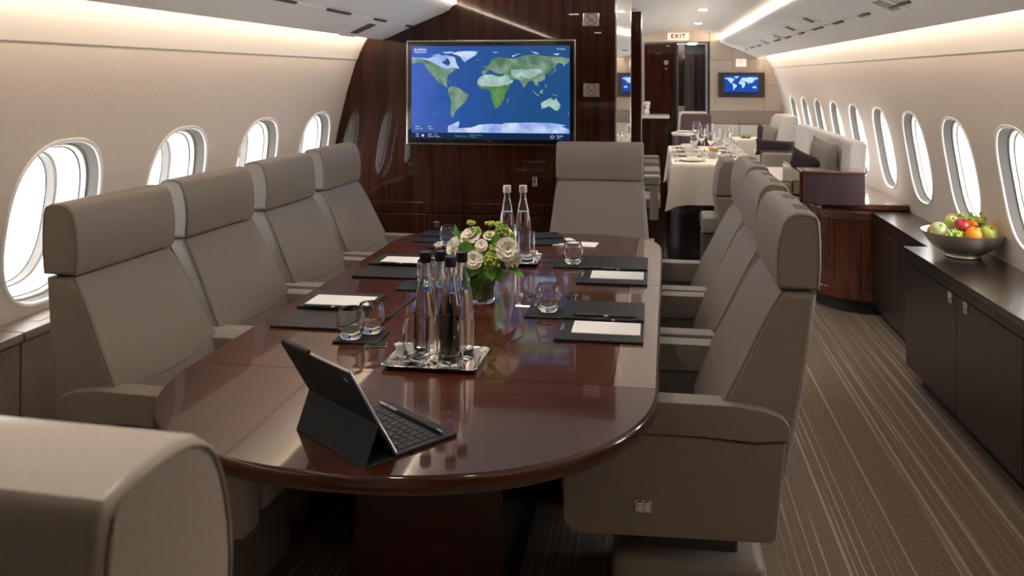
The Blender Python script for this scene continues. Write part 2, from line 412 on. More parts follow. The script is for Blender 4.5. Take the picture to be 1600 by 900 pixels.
# cove panels, valences, dome
def cove(s, nm):
    bm = bmesh.new()
    pts = [(1.601, 1.597), (1.594, 1.5985), (1.589, 1.603), (1.570, 1.650), (1.545, 1.700), (1.515, 1.745), (1.475, 1.790), (1.42, 1.825)]
    loft(bm, [[(XC+s*h, y, z) for h, z in pts] for y in (Y0, Y1)])
    return struct(nm, bm, 'cove', angle=25)
cove(1, 'trim_1'); cove(-1, 'trim_2')
bpy.data.objects['trim_1']['label'] = 'curved cove panel above the right windows'; bpy.data.objects['trim_2']['label'] = 'curved cove panel above the left windows'
SEAM = 1.235
def valence(s, nm):
    bm = bmesh.new()
    lo = [(1.42, 1.78), (1.425, 1.735), (1.435, 1.726), (1.43, 1.722), (1.40, 1.731), (SEAM+.004, 1.803), (SEAM+.004, 1.815)]
    hi = [(SEAM-.004, 1.815), (SEAM-.004, 1.807), (1.12, 1.853), (1.04, 1.885), (1.008, 1.902), (.996, 1.918), (.998, 1.936), (1.015, 1.944), (1.12, 1.944)]
    for pts, mi in ((lo, 0), (hi, 0)): loft(bm, [[(XC+s*h, y, z) for h, z in pts] for y in (Y0, Y1)], mi=mi)
    loft(bm, [[(XC+s*h, y, z) for h, z in [(SEAM+.004, 1.815), (SEAM-.004, 1.815)]] for y in (Y0, Y1)], mi=1)
    loft(bm, [[(XC+s*h, y, z) for h, z in [(1.42, 1.825), (1.42, 1.78)]] for y in (Y0, Y1)], mi=1)
    loft(bm, [[(XC+s*h, y, z) for h, z in [(1.12, 1.944), (1.12, 1.985)]] for y in (Y0, Y1)], mi=0)
    return struct(nm, bm, ['white', 'rubber'], angle=25)
v1 = valence(1, 'trim_3'); v2 = valence(-1, 'trim_4')
v1['label'] = 'white overhead valence panel on the right side'; v2['label'] = 'white overhead valence panel on the left side'
bm = bmesh.new()
dome = [(-1.336, 1.984), (-1.21, 1.975), (-.9, 1.972), (-.6, 1.978), (-.3, 1.992), (-.108, 2.009), (.05, 2.034), (.2, 2.055), (.35, 2.070), (.445, 2.075), (.54, 2.066), (.63, 2.043), (.71, 2.012), (.79, 1.986), (.906, 1.984)]
loft(bm, [[(x, y, z) for x, z in dome] for y in (Y0, Y1)])
struct('ceiling', bm, 'white', angle=60)
# slots along the valence seam and call panels
def slot_strip(x, z, y, ln, s, nm='air_slot', w=.016):
    sl = math.radians(22)*s
    o = fin(nm, B(-w/2, w/2, -ln/2, ln/2, -.004, .003, .002, 1), 'dark_slot')
    o.location = (x, y, z); o.rotation_euler = (0, sl, 0); return o
for s in (1, -1):
    y = -.4; k = 0
    while y < 10.4:
        ln = (.24, .30, .20)[k % 3]
        o = slot_strip(XC+s*SEAM, 1.8005, y+(4.30-4.35), ln, s); o.parent = v1 if s > 0 else v2
        y += .62; k += 1
def call_panel(x, y, s, dark=True):
    z = 1.731+(1.40-abs(x-XC))*.436
    r = empty('passenger_service_panel', (x, y, z-.001), 0)
    r.rotation_euler = (0, s*math.atan(.436), 0)
    fin('panel_plate', B(-.055, .055, -.10, .10, -.0035, .003, .002, 1), 'white', r)
    fin('reading_light', B(-.032, .032, -.052, .052, -.0065, -.003, .001, 1), 'dark_slot' if dark else 'plate', r)
    return r
names = ['near dark vent panel on the right valence', 'second dark vent panel on the right valence', 'third vent panel of the right valence, pale', 'farthest pale vent panel of the right valence']
for (x, y, d), lb in zip(((.925, 5.50, 1), (.94, 6.32, 1), (.98, 7.25, 0), (.99, 8.2, 0)), names):
    r = call_panel(x, y, 1, d); tag(r, lb, 'ceiling panel')
r = call_panel(1.0, 4.02, 1, 0); tag(r, 'flush white oxygen mask panel above the fruit bowl, nearest on right valence', 'ceiling panel'); r.scale = (1.5, 1.3, .6)
r = call_panel(-1.55, 4.52, -1, 0); tag(r, 'flush white service panel on the left valence near the screen wall', 'ceiling panel'); r.scale = (1.9, 1.2, .5)
# ---- ceiling lamps
def downlight(x, y, z, lb, power=None):
    r = empty('ceiling_light', (x, y, z), label=lb, cat='ceiling light')
    bm = bmesh.new(); box(bm, -.05, .05, -.05, .05, -.006, .004, .003, 1); fin('frame', bm, 'white', r)
    fin('lens', B(-.034, .034, -.034, .034, -.009, -.0055), 'lamp', r, 0)
    if power:
        l = bpy.data.lights.new('downlight', 'SPOT'); l.energy = power; l.spot_size = math.radians(75); l.spot_blend = .6; l.color = (1, .88, .74); l.shadow_soft_size = .06
        lo = bpy.data.objects.new('downlight', l); COL.objects.link(lo); lo.location = (x, y, z-.02)
    return r
downlight(.41, 7.6, 2.072, 'nearer square ceiling light over the dining area', SPOT_W*1.8)
downlight(.47, 9.6, 2.074, 'farther square ceiling light before the exit sign', SPOT_W*1.8)
for i, (x, y) in enumerate(((-.6, .86), (-.6, 2.5), (-.6, 3.7), (.1, .9), (.25, 5.4))):  # unseen lamps added above the view; the first lights the foreground chair
    downlight(x, y, {-.6: 1.976, .1: 2.04, .25: 2.058}[x], ('first', 'second', 'third', 'aft', 'aisle')[i]+' square ceiling light '+('above the conference table' if i < 3 else 'over the camera end of the aisle' if i == 3 else 'just beyond the wood bulkhead'), SPOT_W*(.95 if i == 0 else 1))
# ---- aft wall behind the camera and far wall
struct('wall_aft', B(XC-1.85, XC+1.85, Y0-.1, Y0, 0, 2.15), 'wood_dark', angle=0)
# far wall with doorway, exit sign
fw = bmesh.new()
box(fw, .657, XC+1.85, Y1, Y1+.08, 0, 2.15); box(fw, -2.1, -.115, Y1, Y1+.08, 0, 2.15); box(fw, -.115, .657, Y1, Y1+.08, 1.905, 2.15)
struct('wall_far', fw, 'panel_cream' if 'panel_cream' in M else 'wall', angle=0)
for i, z in enumerate((1.07, 1.36, 1.62, 1.80)):
    pass
# panels on the far wall, each its own piece
M['far_panel'] = mat('far_wall_panel', (.55, .46, .39), .4, coat=.25, coat_rough=.1)
M['far_panel_taupe'] = mat('far_wall_panel_taupe', (.36, .30, .265), .5)
FW = bpy.data.objects['wall_far']
for z0, z1, m_ in ((.925, 1.075, 'far_panel_taupe'), (1.08, 1.385, 'far_panel'), (1.39, 1.695, 'far_panel'), (1.70, 2.09, 'far_panel')):
    for x0, x1 in ((.665, 1.0), (1.003, 1.30), (1.303, 1.58)):
        if z0 > 1.6 and x0 > 1.2: continue
        if z0 > 1.05 and x0 < 1.2: x1 = {.665: .93}.get(x0, x1)
        fin('panel', B(x0+(-.07 if z0 > 1.05 and x0 == 1.003 else 0), x1, Y1-.012, Y1-.001, z0, z1, .002, 1), m_, FW)
fin('panel', B(-.11, .655, Y1-.012, Y1-.001, 1.915, 2.09, .002, 1), 'far_panel', FW)
# doorway: left dark door leaf, pale mirror strip, closet beyond
d1 = empty('door_1', (0, Y1, 0), kind='structure')
fin('door_panel', B(-.115, .245, -.03, .01, 0, 1.90, .003, 1), 'wood_wall', d1)
fin('frame', B(.245, .275, -.035, .02, 0, 1.905, .003, 1), 'black', d1)
fin('mirror_strip', B(.30, .375, .30, .31, 0, 1.9), 'mirror', d1)
fin('door_frame', B(.635, .66, -.02, .60, 0, 1.905, .003, 1), 'rubber', d1)
fin('door_frame', B(-.12, .66, .60, .62, 0, 1.905), 'rubber', d1)
fin('lintel', B(-.12, .66, .0, .62, 1.905, 1.92), 'white', d1)
for x0, x1 in ((.372, .49), (.495, .54), (.545, .63)):
    bm = bmesh.new(); pts = []
    n = 10
    for i in range(n+1):
        x = x0+(x1-x0)*i/n; pts.append((x, .40+(.012 if i % 2 else 0)))
    prism(bm, pts+[(x1, .45), (x0, .45)], 0, 1.78, 'z'); fin('closet_panel', bm, 'curtain', d1)
for k in range(3): fin('lamp_lens', B(.42, .52, .1+.13*k, .17+.13*k, 1.898, 1.904), 'lamp', d1, 0)
fin('handle', B(.60, .612, -.05, -.03, .95, 1.06, .004, 1), 'chrome', d1)
fin('sign_plate', B(.12, .17, -.036, -.03, 1.64, 1.69, .002, 1), 'plate', d1)
fin('knob', B(.135, .152, -.045, -.03, 1.575, 1.60, .003, 1), 'chrome', d1)

# exit sign
ex = empty('exit_sign', (.288, Y1-.012, 1.982), label='lit EXIT sign above the far doorway', cat='sign')
fin('sign_box', B(-.125, .125, -.03, 0, -.042, .042, .004, 1), 'exit_glow', ex)
text('lettering', 'EXIT', .072, 'red_ink', ex, (0, -.031, 0), align='CENTER', bold=.0032, space=1.25)
ex2 = empty('exit_sign', (1.0, Y1-.35, 1.655), label='small hanging lit sign above the far screen', cat='sign')
fin('sign_box', B(-.058, .058, -.008, .008, -.045, .045, .003, 1), 'exit_glow', ex2)
fin('bracket', B(-.03, .03, -.004, .004, .045, .115, .001, 1), 'glass', ex2)
text('lettering', 'EXIT', .026, 'red_ink', ex2, (0, -.009, .015), align='CENTER')

# bulkhead with polished veneer
BH = 5.15
bk = bmesh.new()
prof = [(XC-s_, z) for z, s_ in ()]
P_ = [(-.222, 0)] + [(-.222, 2.0)] + [(-.6, 1.978), (-1.18, 1.972), (-1.18, 1.94), (-1.215, 1.915), (-1.335, 1.853), (-1.45, 1.803), (-1.615, 1.731), (-1.66, 1.722), (-1.69, 1.80)] + [(-1.73, 1.745), (-1.765, 1.70), (-1.80, 1.63)] + [(XC-hws(z)-.0, z) for z in (1.55, 1.4, 1.2, 1.0, .8, .6, .3, 0)]
prism(bk, P_, BH, 5.90, 'y')
bulk = struct('wall_bulkhead', bk, 'wood_wall', angle=20)
# veneer panel joints and pieces on the bulkhead
fin('trim_strip', B(-.2255, -.216, BH-.004, BH+.012, 0, 2.0, .001, 1), 'metal', bulk)
fin('ledge', B(-1.93, -.26, BH-.012, BH-.001, .672, .735, .003, 1), 'wood_wall', bulk)
fin('lower_panel', B(-1.93, -1.36, BH-.012, BH-.001, .08, .665, .003, 1), 'wood_wall', bulk)
fin('lower_panel', B(-1.355, -.80, BH-.012, BH-.001, .08, .665, .003, 1), 'wood_wall', bulk)
fin('lower_panel', B(-.795, -.26, BH-.012, BH-.001, .08, .665, .003, 1), 'wood_wall', bulk)
# splayed mirror on the end of the bulkhead
mr = bmesh.new()
a, b_ = Vector((-.222, 5.162, 0)), Vector((-.150, 5.80, 0)); nrm = Vector((-(b_-a).y, (b_-a).x, 0)).normalized()*-1
vs = []
for p in (a, b_, b_-nrm*.0+Vector((-.07, 0, 0)), a+Vector((-.002, 0, 0))): vs.append((p.x, p.y))
prism(mr, vs, .02, 2.0, 'z'); mro = struct('trim_5', mr, 'mirror', angle=0, label='tall mirror panel on the end of the wood bulkhead')
pil = bmesh.new(); box(pil, -.34, -.094, 6.60, 6.74, 0, 1.985, .002, 1)
po = struct('trim_6', pil, 'wood_wall', angle=0, label='narrow dark wood partition edge just beyond the mirror panel')
fin('edge_strip', B(-.096, -.088, 6.592, 6.60, 0, 1.985, .001, 1), 'metal', po)
fin('edge_strip', B(-.157, -.149, 5.792, 5.802, 0, 2.0, .001, 1), 'metal', mro)

# =============== TV on bulkhead
def poly_mesh(name, pts, m, parent, y, conv):
    bm = bmesh.new()
    vs = [bm.verts.new((conv(p)[0], y, conv(p)[1])) for p in pts]
    f = bm.faces.new(vs); bmesh.ops.triangulate(bm, faces=[f])
    r = bmesh.ops.extrude_face_region(bm, geom=bm.faces[:])
    bmesh.ops.translate(bm, verts=[v for v in r['geom'] if isinstance(v, bmesh.types.BMVert)], vec=(0, .0006, 0))
    return fin(name, bm, m, parent, 0)
NA = [(62,178),(120,170),(200,178),(260,172),(330,178),(350,215),(365,205),(420,232),(445,258),(415,262),(385,285),(360,305),(345,330),(348,345),(338,330),(320,325),(290,340),(285,360),(300,377),(322,372),(325,388),(345,397),(352,410),(320,396),(305,382),(275,370),(255,345),(240,320),(215,300),(195,275),(195,250),(170,225),(140,210),(100,208),(75,222),(62,215)]
CAN = [(62,168),(120,170),(200,176),(235,160),(330,150),(400,165),(415,185),(395,205),(425,225),(445,258),(400,250),(345,262),(300,246),(250,222),(200,195),(140,180),(62,182)]
HUD = [(300,205),(335,190),(345,172),(355,180),(352,205),(372,212),(355,238),(335,225),(318,222)]
GRL = [(385,140),(420,125),(500,118),(590,122),(575,150),(540,170),(500,195),(488,208),(470,195),(455,165),(420,148)]
SAM = [(355,420),(375,402),(410,402),(450,420),(470,440),(520,465),(510,490),(495,520),(470,535),(450,560),(425,585),(405,610),(395,640),(400,650),(378,645),(375,620),(385,580),(390,540),(385,510),(362,480),(350,450)]
AFR = [(600,330),(640,305),(700,303),(715,318),(750,325),(785,320),(800,350),(820,390),(845,395),(830,425),(805,455),(800,490),(790,510),(775,540),(750,570),(725,573),(710,530),(695,495),(700,460),(685,430),(650,418),(610,415),(590,395),(585,360)]
SAH = [(602,330),(640,308),(700,306),(715,320),(750,327),(783,322),(798,350),(815,385),(760,400),(690,402),(620,398),(588,380),(587,360)]
ARA = [(780,325),(800,308),(830,312),(850,345),(872,352),(860,372),(820,390),(800,365)]
EUR = [(622,300),(620,275),(650,270),(645,248),(680,240),(700,235),(715,215),(700,215),(680,215),(690,195),(720,172),(780,165),(830,178),(880,180),(940,160),(1000,150),(1080,155),(1160,165),(1240,168),(1303,180),(1303,205),(1270,230),(1258,245),(1255,225),(1225,212),(1200,225),(1190,250),(1165,270),(1155,290),(1130,300),(1120,300),(1112,320),(1115,345),(1085,360),(1060,365),(1068,400),(1040,390),(1030,365),(1010,350),(985,365),(965,390),(955,412),(940,395),(925,355),(900,345),(860,340),(830,315),(795,300),(765,302),(745,290),(760,275),(735,270),(722,290),(712,285),(690,268),(670,275),(655,295),(645,302)]
CAS = [(850,270),(930,260),(990,275),(950,300),(905,335),(855,310)]
TIB = [(930,300),(990,262),(1080,265),(1100,285),(1040,318),(990,338),(950,325)]
AUS = [(1085,530),(1110,515),(1140,500),(1160,488),(1180,505),(1188,510),(1200,490),(1215,515),(1237,545),(1225,580),(1200,590),(1175,570),(1150,555),(1110,570),(1090,575)]
ISL = [[(1020,425),(1045,450),(1075,470),(1065,478),(1030,450)], [(1075,435),(1100,420),(1100,455),(1078,455)], [(1165,455),(1215,468),(1215,478),(1180,470)], [(1195,240),(1203,275),(1165,305),(1145,320),(1160,298),(1190,270)], [(628,228),(650,245),(638,250)], [(1205,600),(1215,595),(1210,607)], [(1288,615),(1303,602),(1298,622)], [(570,188),(600,188),(592,197)], [(820,505),(838,490),(832,520),(822,540)], [(340,345),(380,360),(376,366),(345,352)], [(1110,380),(1130,400),(1132,418),(1118,400)]]
ICE = [(220,150),(280,140),(300,150),(260,158)], [(300,125),(380,122),(405,130),(340,140)], [(855,160),(900,142),(930,140),(890,155),(870,168)], [(1005,122),(1050,132),(1080,145),(1040,142)], [(1175,145),(1230,140),(1215,155)], [(700,125),(755,128),(730,138)]
ANT = [(352,768),(352,718),(390,702),(440,678),(442,705),(422,715),(432,735),(540,728),(600,705),(700,697),(780,700),(800,690),(900,688),(950,692),(1050,684),(1180,688),(1280,705),(1242,712),(1303,737),(1303,768)]
tv = empty('wall_screen', (0, BH, 0), label='large framed screen with a lit world map on the wood bulkhead', cat='screen')
TX0, TX1, TZ0, TZ1 = -1.479, -.453, 1.089, 1.716
cv = lambda p: (TX0+(p[0]-12)/1340*(TX1-TX0), TZ1-(p[1]-30)/838*(TZ1-TZ0))
bm = bmesh.new(); box(bm, TX0, TX1, -.045, -.001, TZ0, TZ1, .004, 2); fin('frame', bm, 'metal', tv)
fin('bezel', B(TX0+.008, TX1-.008, -.052, -.02, TZ0+.008, TZ1-.008, .004, 2), mat('piano_black', (.006, .006, .007), .12, coat=1), tv)
a0, a1 = cv((58, 822)), cv((1308, 78))
scr = fin('map_display', B(a0[0], a1[0], -.0545, -.050, a0[1], a1[1]), SC['sea'], tv, 0)
yy = -.0553
for nm, pts, m_ in (('north_america', NA, 'land'), ('canada_snow', CAN, 'snow'), ('greenland', GRL, 'snow'), ('south_america', SAM, 'land'), ('africa', AFR, 'land_green'), ('sahara', SAH, 'sand'), ('arabia', ARA, 'sand'), ('eurasia', EUR, 'land'), ('central_asia', CAS, 'sand'), ('tibet', TIB, 'sand'), ('australia', AUS, 'sand'), ('antarctica', ANT, 'snow'), ('lower_bar', [(58,822),(1308,822),(1308,772),(58,772)], 'bar'), ('info_box', [(60,768),(350,768),(350,710),(60,710)], 'box')):
    yl = yy-.0004*(nm in ('canada_snow', 'sahara', 'arabia', 'central_asia', 'tibet'))
    poly_mesh(nm, pts, SC[m_], scr, yl, cv)
poly_mesh('hudson_bay', HUD, SC['sea'], scr, yy-.0009, cv)
for p in ISL: poly_mesh('island', p, SC['land'], scr, yy, cv)
for p in ICE: poly_mesh('polar_ice', p, SC['snow'], scr, yy, cv)
def stext(s, px, py, h, m_='text', **k):
    c = cv((px, py)); text('lettering', s, h, SC[m_], scr, (c[0], yy-.0004, c[1]), **k)
stext('BJ 507GA', 80, 107, .019, bold=.0006); 
poly_mesh('underline', [(82,124),(180,124),(180,130),(82,130)], SC['text'], scr, yy, cv)
stext('Routing', 1208, 105, .015); stext('Miami', 90, 722, .012); stext('ETA 14:37', 90, 742, .011); stext('Paris', 190, 722, .012); stext('02:48', 196, 742, .011)
stext('TIME', 92, 786, .010); stext('12:07', 92, 802, .010); stext('SPEED', 190, 786, .010); stext('854 kmh', 190, 802, .010); stext('ALT', 242, 786, .010); stext('11,280 m', 242, 802, .010)
stext('Distance to go', 405, 797, .013, 'gtext'); stext('6,920 km', 525, 788, .011, 'gtext'); stext('remaining', 525, 803, .010, 'gtext'); stext('Heading', 580, 788, .010, 'gtext')
stext('Outside', 1205, 788, .012); stext('-52 C', 1208, 805, .010)
c = cv((150, 795)); bm = bmesh.new(); ball(bm, (c[0], yy, c[1]), .008, 1, .05, 1); fin('weather_icon', bm, SC['text'], scr)
c = cv((1172, 797)); bm = bmesh.new(); tube(bm, [(c[0]+.011*math.cos(t*PI/6), yy, c[1]+.008*math.sin(t*PI/6)) for t in range(12)], .0014, 6, True); fin('icon', bm, SC['text'], scr)
c = cv((680, 835)); text('maker_mark', 'FLIGHT', .009, 'plate', tv, (c[0], -.053, c[1]), align='CENTER')
# =============== small screen on far wall
tv2 = empty('wall_screen', (1.032, Y1-.012, 1.395), label='small far screen with a blue world map above the far bench', cat='screen')
fin('frame', B(-.27, .27, -.04, 0, -.148, .148, .004, 1), mat('screen_surround', (.045, .038, .034), .35), tv2)
W2, H2 = .39, .23
cv2 = lambda p: (-W2/2+(p[0]-60)/1245*W2, H2/2-(p[1]-78)/745*H2)
s2 = fin('map_display', B(-W2/2, W2/2, -.043, -.038, -H2/2, H2/2), SC['sea2'], tv2, 0)
for nm, pts in (('north_america', NA), ('greenland', GRL), ('south_america', SAM), ('africa', AFR), ('eurasia', EUR), ('australia', AUS)): poly_mesh(nm, pts, SC['land2'], s2, -.0437, cv2)
poly_mesh('lower_bar', [(60,822),(1305,822),(1305,720),(60,720)], SC['bar'], s2, -.0437, cv2)
# =============== no smoking plates
def nosmoke(x, z, lb, rr=.034):
    r = empty('no_smoking_sign', (x, BH, z), label=lb, cat='sign')
    fin('plate', B(-.0475, .0475, -.010, 0, -.039, .039, .004, 2), 'plate', r)
    fin('side_rail', B(-.0475, -.0425, -.012, -.009, -.036, .036, .001, 1), 'metal', r); fin('side_rail', B(.0425, .0475, -.012, -.009, -.036, .036, .001, 1), 'metal', r)
    bm = bmesh.new(); tube(bm, [(rr*math.cos(t*PI/16), -.0105, rr*math.sin(t*PI/16)) for t in range(32)], .0022, 6, True); fin('ring', bm, 'bronze_ink', r)
    bm = bmesh.new(); tube(bm, [(-rr*.7, -.0105, rr*.7), (rr*.7, -.0105, -rr*.7)], .0022, 6); fin('slash', bm, 'bronze_ink', r)
    bm = bmesh.new(); tube(bm, [(-rr*.62, -.0105, -rr*.3), (rr*.25, -.0105, -rr*.1)], .0028, 6); tube(bm, smooth_path([(rr*.28, -.0105, -rr*.02), (rr*.35, -.0105, rr*.15), (rr*.55, -.0105, rr*.3), (rr*.5, -.0105, rr*.5)], 4), .0012, 5); fin('cigarette', bm, 'bronze_ink', r)
nosmoke(-.367, 1.833, 'upper square no-smoking sign on the wood bulkhead'); nosmoke(-.365, 1.417, 'lower square no-smoking sign beside the large screen', .030)
so = empty('power_socket', (-1.298, BH-.012, .602), label='small square metal socket low on the wood bulkhead', cat='socket')
fin('plate', B(-.019, .019, -.006, 0, -.019, .019, .003, 1), 'metal', so); fin('insert', B(-.011, .011, -.008, -.005, -.011, .011, .002, 1), 'rubber', so)
hk = empty('coat_hook', (-.70, BH, .872), label='small metal catch on the bulkhead left of the end chair', cat='hook'); fin('body', B(-.013, .013, -.02, 0, -.028, .028, .003, 1), 'plate', hk); fin('button', B(-.006, .006, -.024, -.019, -.006, .01, .002, 1), 'metal', hk)

# =============== left side ledge under the windows
lg = empty('side_ledge', (0, 0, 0), label='tan side ledge running under the left windows', cat='ledge')
y = Y0+.02; ys = [Y0+.02, .4, 1.4, 2.36, 3.76, BH-.005]
for a, b_ in zip(ys, ys[1:]):
    fin('top_panel', B(XC-1.785, -1.872, a+.002, b_-.002, .70, .728, .005, 2), 'panel_tan', lg)
    fin('front_panel', B(-1.905, -1.885, a+.003, b_-.003, .06, .695, .004, 1), 'panel_tan', lg)
fin('plinth', B(-1.96, -1.90, Y0+.02, BH-.005, 0, .06), 'rubber', lg)
for x_, y_ in ((-1.93, 2.52), (-1.93, 3.9)): fin('vent', B(x_-.02, x_+.02, y_-.05, y_+.05, .7275, .7295, .0008, 1), 'panel_tan', lg)

# ================================================================== chairs (local +x forward, origin on floor)
def chair(label, latch=0):
    r = empty('lounge_chair', label=label, cat='chair')
    U = lambda pts: [(u-.35, z) for u, z in pts]
    # backrest: profile, tapering towards the top
    rear = [(.115, .335), (.098, .45), (.075, .56), (.050, .68), (.030, .80), (.016, .90), (.010, .940)]
    front = [(.098, .942), (.128, .905), (.168, .83), (.212, .74), (.252, .66), (.288, .57), (.318, .48), (.325, .40), (.30, .335)]
    bm = bmesh.new(); prism(bm, U(rear+front), -.27, .27, 'y')
    for v in bm.verts:
        k = min(max((v.co.z-.52)/.43, 0), 1); v.co.y *= 1-.145*k
    es = [e for e in bm.edges if abs(abs(e.verts[0].co.y)-abs(e.verts[1].co.y)) < .02 and e.verts[0].co.y*e.verts[1].co.y > 0]
    bmesh.ops.bevel(bm, geom=es, offset=.017, segments=3, profile=.5, affect='EDGES')
    bk_ = fin('backrest', bm, 'leather', r, 40)
    # centre cushion slightly proud of the bolsters
    for sg in (-1, 1):
        pts = []
        for u, z in [(.100, .945), (.126, .905), (.166, .83), (.210, .74), (.250, .66), (.286, .57)]:
            k = min(max((z-.52)/.43, 0), 1); hw_ = .27*(1-.145*k); pts.append((u-.35-.006, sg*(hw_-.004), z))
        bm = bmesh.new(); tube(bm, smooth_path(pts, 4), .0022, 5); fin('piping', bm, 'stitch', bk_)
    bm = bmesh.new(); tube(bm, smooth_path([(.250-.35+.001, -.235, .655), (.262-.35, 0, .635), (.250-.35+.001, .235, .655)], 6), .0018, 5); fin('lumbar_seam', bm, 'stitch', bk_)
    # headrest
    hp = [(.004, .948), (.000, 1.01), (.000, 1.07), (.003, 1.122), (.010, 1.138), (.028, 1.145), (.062, 1.146), (.082, 1.139), (.098, 1.120), (.111, 1.075), (.116, 1.02), (.112, .960), (.106, .948)]
    bm = bmesh.new(); prism(bm, U(hp), -.232, .232, 'y', r=.010, seg=3, capsonly=True)
    hd = fin('headrest', bm, 'leather', r, 40)
    for sg in (-1, 1):
        q = [(.010, .953), (.006, 1.01), (.006, 1.07), (.009, 1.117), (.014, 1.132), (.030, 1.139), (.060, 1.140), (.078, 1.133), (.093, 1.116), (.105, 1.073), (.110, 1.02), (.106, .958)]
        bm = bmesh.new(); tube(bm, smooth_path([(u-.35, sg*.2325, z) for u, z in q], 2), .0014, 5, True); fin('seam', bm, 'stitch', hd)
        if latch: fin('slot', B(.020-.35, .052-.35, sg*.105-.040, sg*.105+.040, 1.1405, 1.1465, .003, 2), 'leather_dark', hd)
    # neck gap
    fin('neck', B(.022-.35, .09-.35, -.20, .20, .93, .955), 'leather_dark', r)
    # arms
    ap = [(.088, .578), (.088, .618), (.105, .637), (.15, .652), (.22, .660), (.60, .660), (.625, .655), (.632, .64), (.632, .575), (.60, .570), (.30, .575), (.17, .568)]
    for sg in (-1, 1):
        bm = bmesh.new(); y0, y1 = sorted((sg*.288, sg*.214)); prism(bm, U(ap), y0, y1, 'y', r=.005, seg=2, capsonly=True)
        am = fin('armrest', bm, 'leather', r, 40)
        sp = [(.118, .325), (.135, .312), (.60, .300), (.640, .305), (.662, .33), (.662, .55), (.63, .572), (.30, .572), (.17, .563), (.095, .572)]
        y0, y1 = sorted((sg*.284, sg*.228)); bm = bmesh.new(); prism(bm, U(sp), y0, y1, 'y', r=.010, seg=2, capsonly=True)
        sd = fin('side_panel', bm, 'leather', r, 40)
        if latch and sg == latch:
            fin('latch_plate', B(.452-.35-.022, .452-.35+.022, *sorted((sg*.283, sg*.289)), .388-.018, .388+.018, .003, 2), 'metal', sd)
            la = fin('latch', B(.452-.35-.016, .452-.35-.002, *sorted((sg*.288, sg*.292)), .388-.013, .388+.013, .002, 1), 'chrome', sd)
            fin('latch', B(.452-.35+.002, .452-.35+.016, *sorted((sg*.288, sg*.292)), .388-.013, .388+.013, .002, 1), 'chrome', sd)
    fin('seat_cushion', B(.27-.35, .675-.35, -.222, .222, .345, .475, .03, 3), 'leather', r)
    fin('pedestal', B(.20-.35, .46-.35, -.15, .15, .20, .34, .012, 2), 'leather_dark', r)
    ft = fin('floor_base', B(.13-.35, .54-.35, -.215, .215, 0, .215, .035, 3), 'leather', r)
    bm = bmesh.new(); lathe(bm, [(0, .0), (.016, .0), (.016, .012), (0, .012)], 12, (.50-.35, -.225, .005)); fin('track_bolt', bm, 'chrome', ft)
    return r
c0 = chair('', latch=0)
cR = chair('', latch=1)
lefts = [('taupe leather chair nearest on the left of the table, beside first window', 2.40), ('second taupe leather chair from the front on the window side left', 2.975), ('third taupe leather chair from the front on the window side left', 3.60), ('farthest left taupe chair, next to the wood bulkhead', 4.23)]
for i, (lb, y) in enumerate(lefts):
    o = c0 if i == 0 else copy_tree(c0)
    place(o, (-1.322, y, 0), -.05, lb, 'taupe leather chairs around the conference table')
rights = [('nearest aisle-side taupe chair with a metal latch on its side panel', 2.57), ('middle aisle-side taupe leather chair right of the table', 3.18), ('farthest aisle-side taupe leather chair right of the table', 3.78)]
for i, (lb, y) in enumerate(rights):
    o = cR if i == 0 else copy_tree(cR)
    place(o, (.075+.014*i, y, 0), PI, lb, 'taupe leather chairs around the conference table')
o = copy_tree(c0); place(o, (-.287, 4.42, 0), -PI/2, 'taupe end chair at the far table head, facing the camera', 'taupe leather chairs around the conference table')
o = copy_tree(c0); place(o, (-.582, .545+.35, 0), PI/2-.05, 'foreground taupe chair seen from behind at the near table end', 'taupe leather chairs around the conference table')
for ch in o.children:
    if ch.name.startswith('headrest') or ch.name.startswith('neck'): ch.location.z += .070; ch.scale.x = 1.55; ch.location.x = .19     # its headrest is pulled up

# ================================================================== conference table
tb = empty('conference_table', (0, 0, 0), label='long glossy dark mahogany conference table with rounded ends', cat='table')
def xl(y): return -1.20+.010*(y-2.2)
def xr(y): return .004+.015*(y-2.2)
def half(y):
    a = 1.0
    if y < 2.15: t = (2.15-y)/.555; a = max(0, 1-min(t, 1)**2.25)**(1/2.25)
    if y > 3.80: t = (y-3.80)/.40; a = max(0, 1-min(t, 1)**3.6)**(1/3.6)
    return a
def outline(ya, yb, nl=28, near=False, far=False, inset=0, xmin=None, xmax=None):
    """left side going ya->yb, then right side back"""
    ys = []
    for i in range(nl+1):
        t = i/nl
        if near: t = 1-math.cos(t*PI/2)
        if far: t = math.sin(t*PI/2)
        ys.append(ya+(yb-ya)*t)
    L, R = [], []
    for y in ys:
        c, w = (xl(y)+xr(y))/2, (xr(y)-xl(y))/2*half(y)
        x0, x1 = c-w, c+w
        if xmax is not None: x1 = min(x1, xmax(y)); x0 = min(x0, x1)
        if xmin is not None: x0 = max(x0, xmin(y)); x1 = max(x1, x0)
        L.append((x0, y)); R.append((x1, y))
    pts = R+L[::-1]
    out = []
    for p in pts:
        if not out or (abs(p[0]-out[-1][0])+abs(p[1]-out[-1][1])) > 1e-4: out.append(p)
    if abs(out[0][0]-out[-1][0])+abs(out[0][1]-out[-1][1]) < 1e-4: out.pop()
    return out
BX = lambda y: xr(y)-.105
NEAR, FAR = 1.595, 4.20
def leaf(pts, nm, m_):
    bm = bmesh.new(); prism(bm, pts, .735, .741, 'z'); return fin(nm, bm, m_, tb, 20)
leaf(outline(NEAR+.001, 2.148, 40, near=True), 'table_leaf', 'wood_table')
leaf(outline(2.150, 2.968, 2, xmax=BX), 'table_leaf', 'wood_table')
leaf(outline(2.970, 4.199, 60, far=True, xmax=BX), 'table_leaf', 'wood_table')
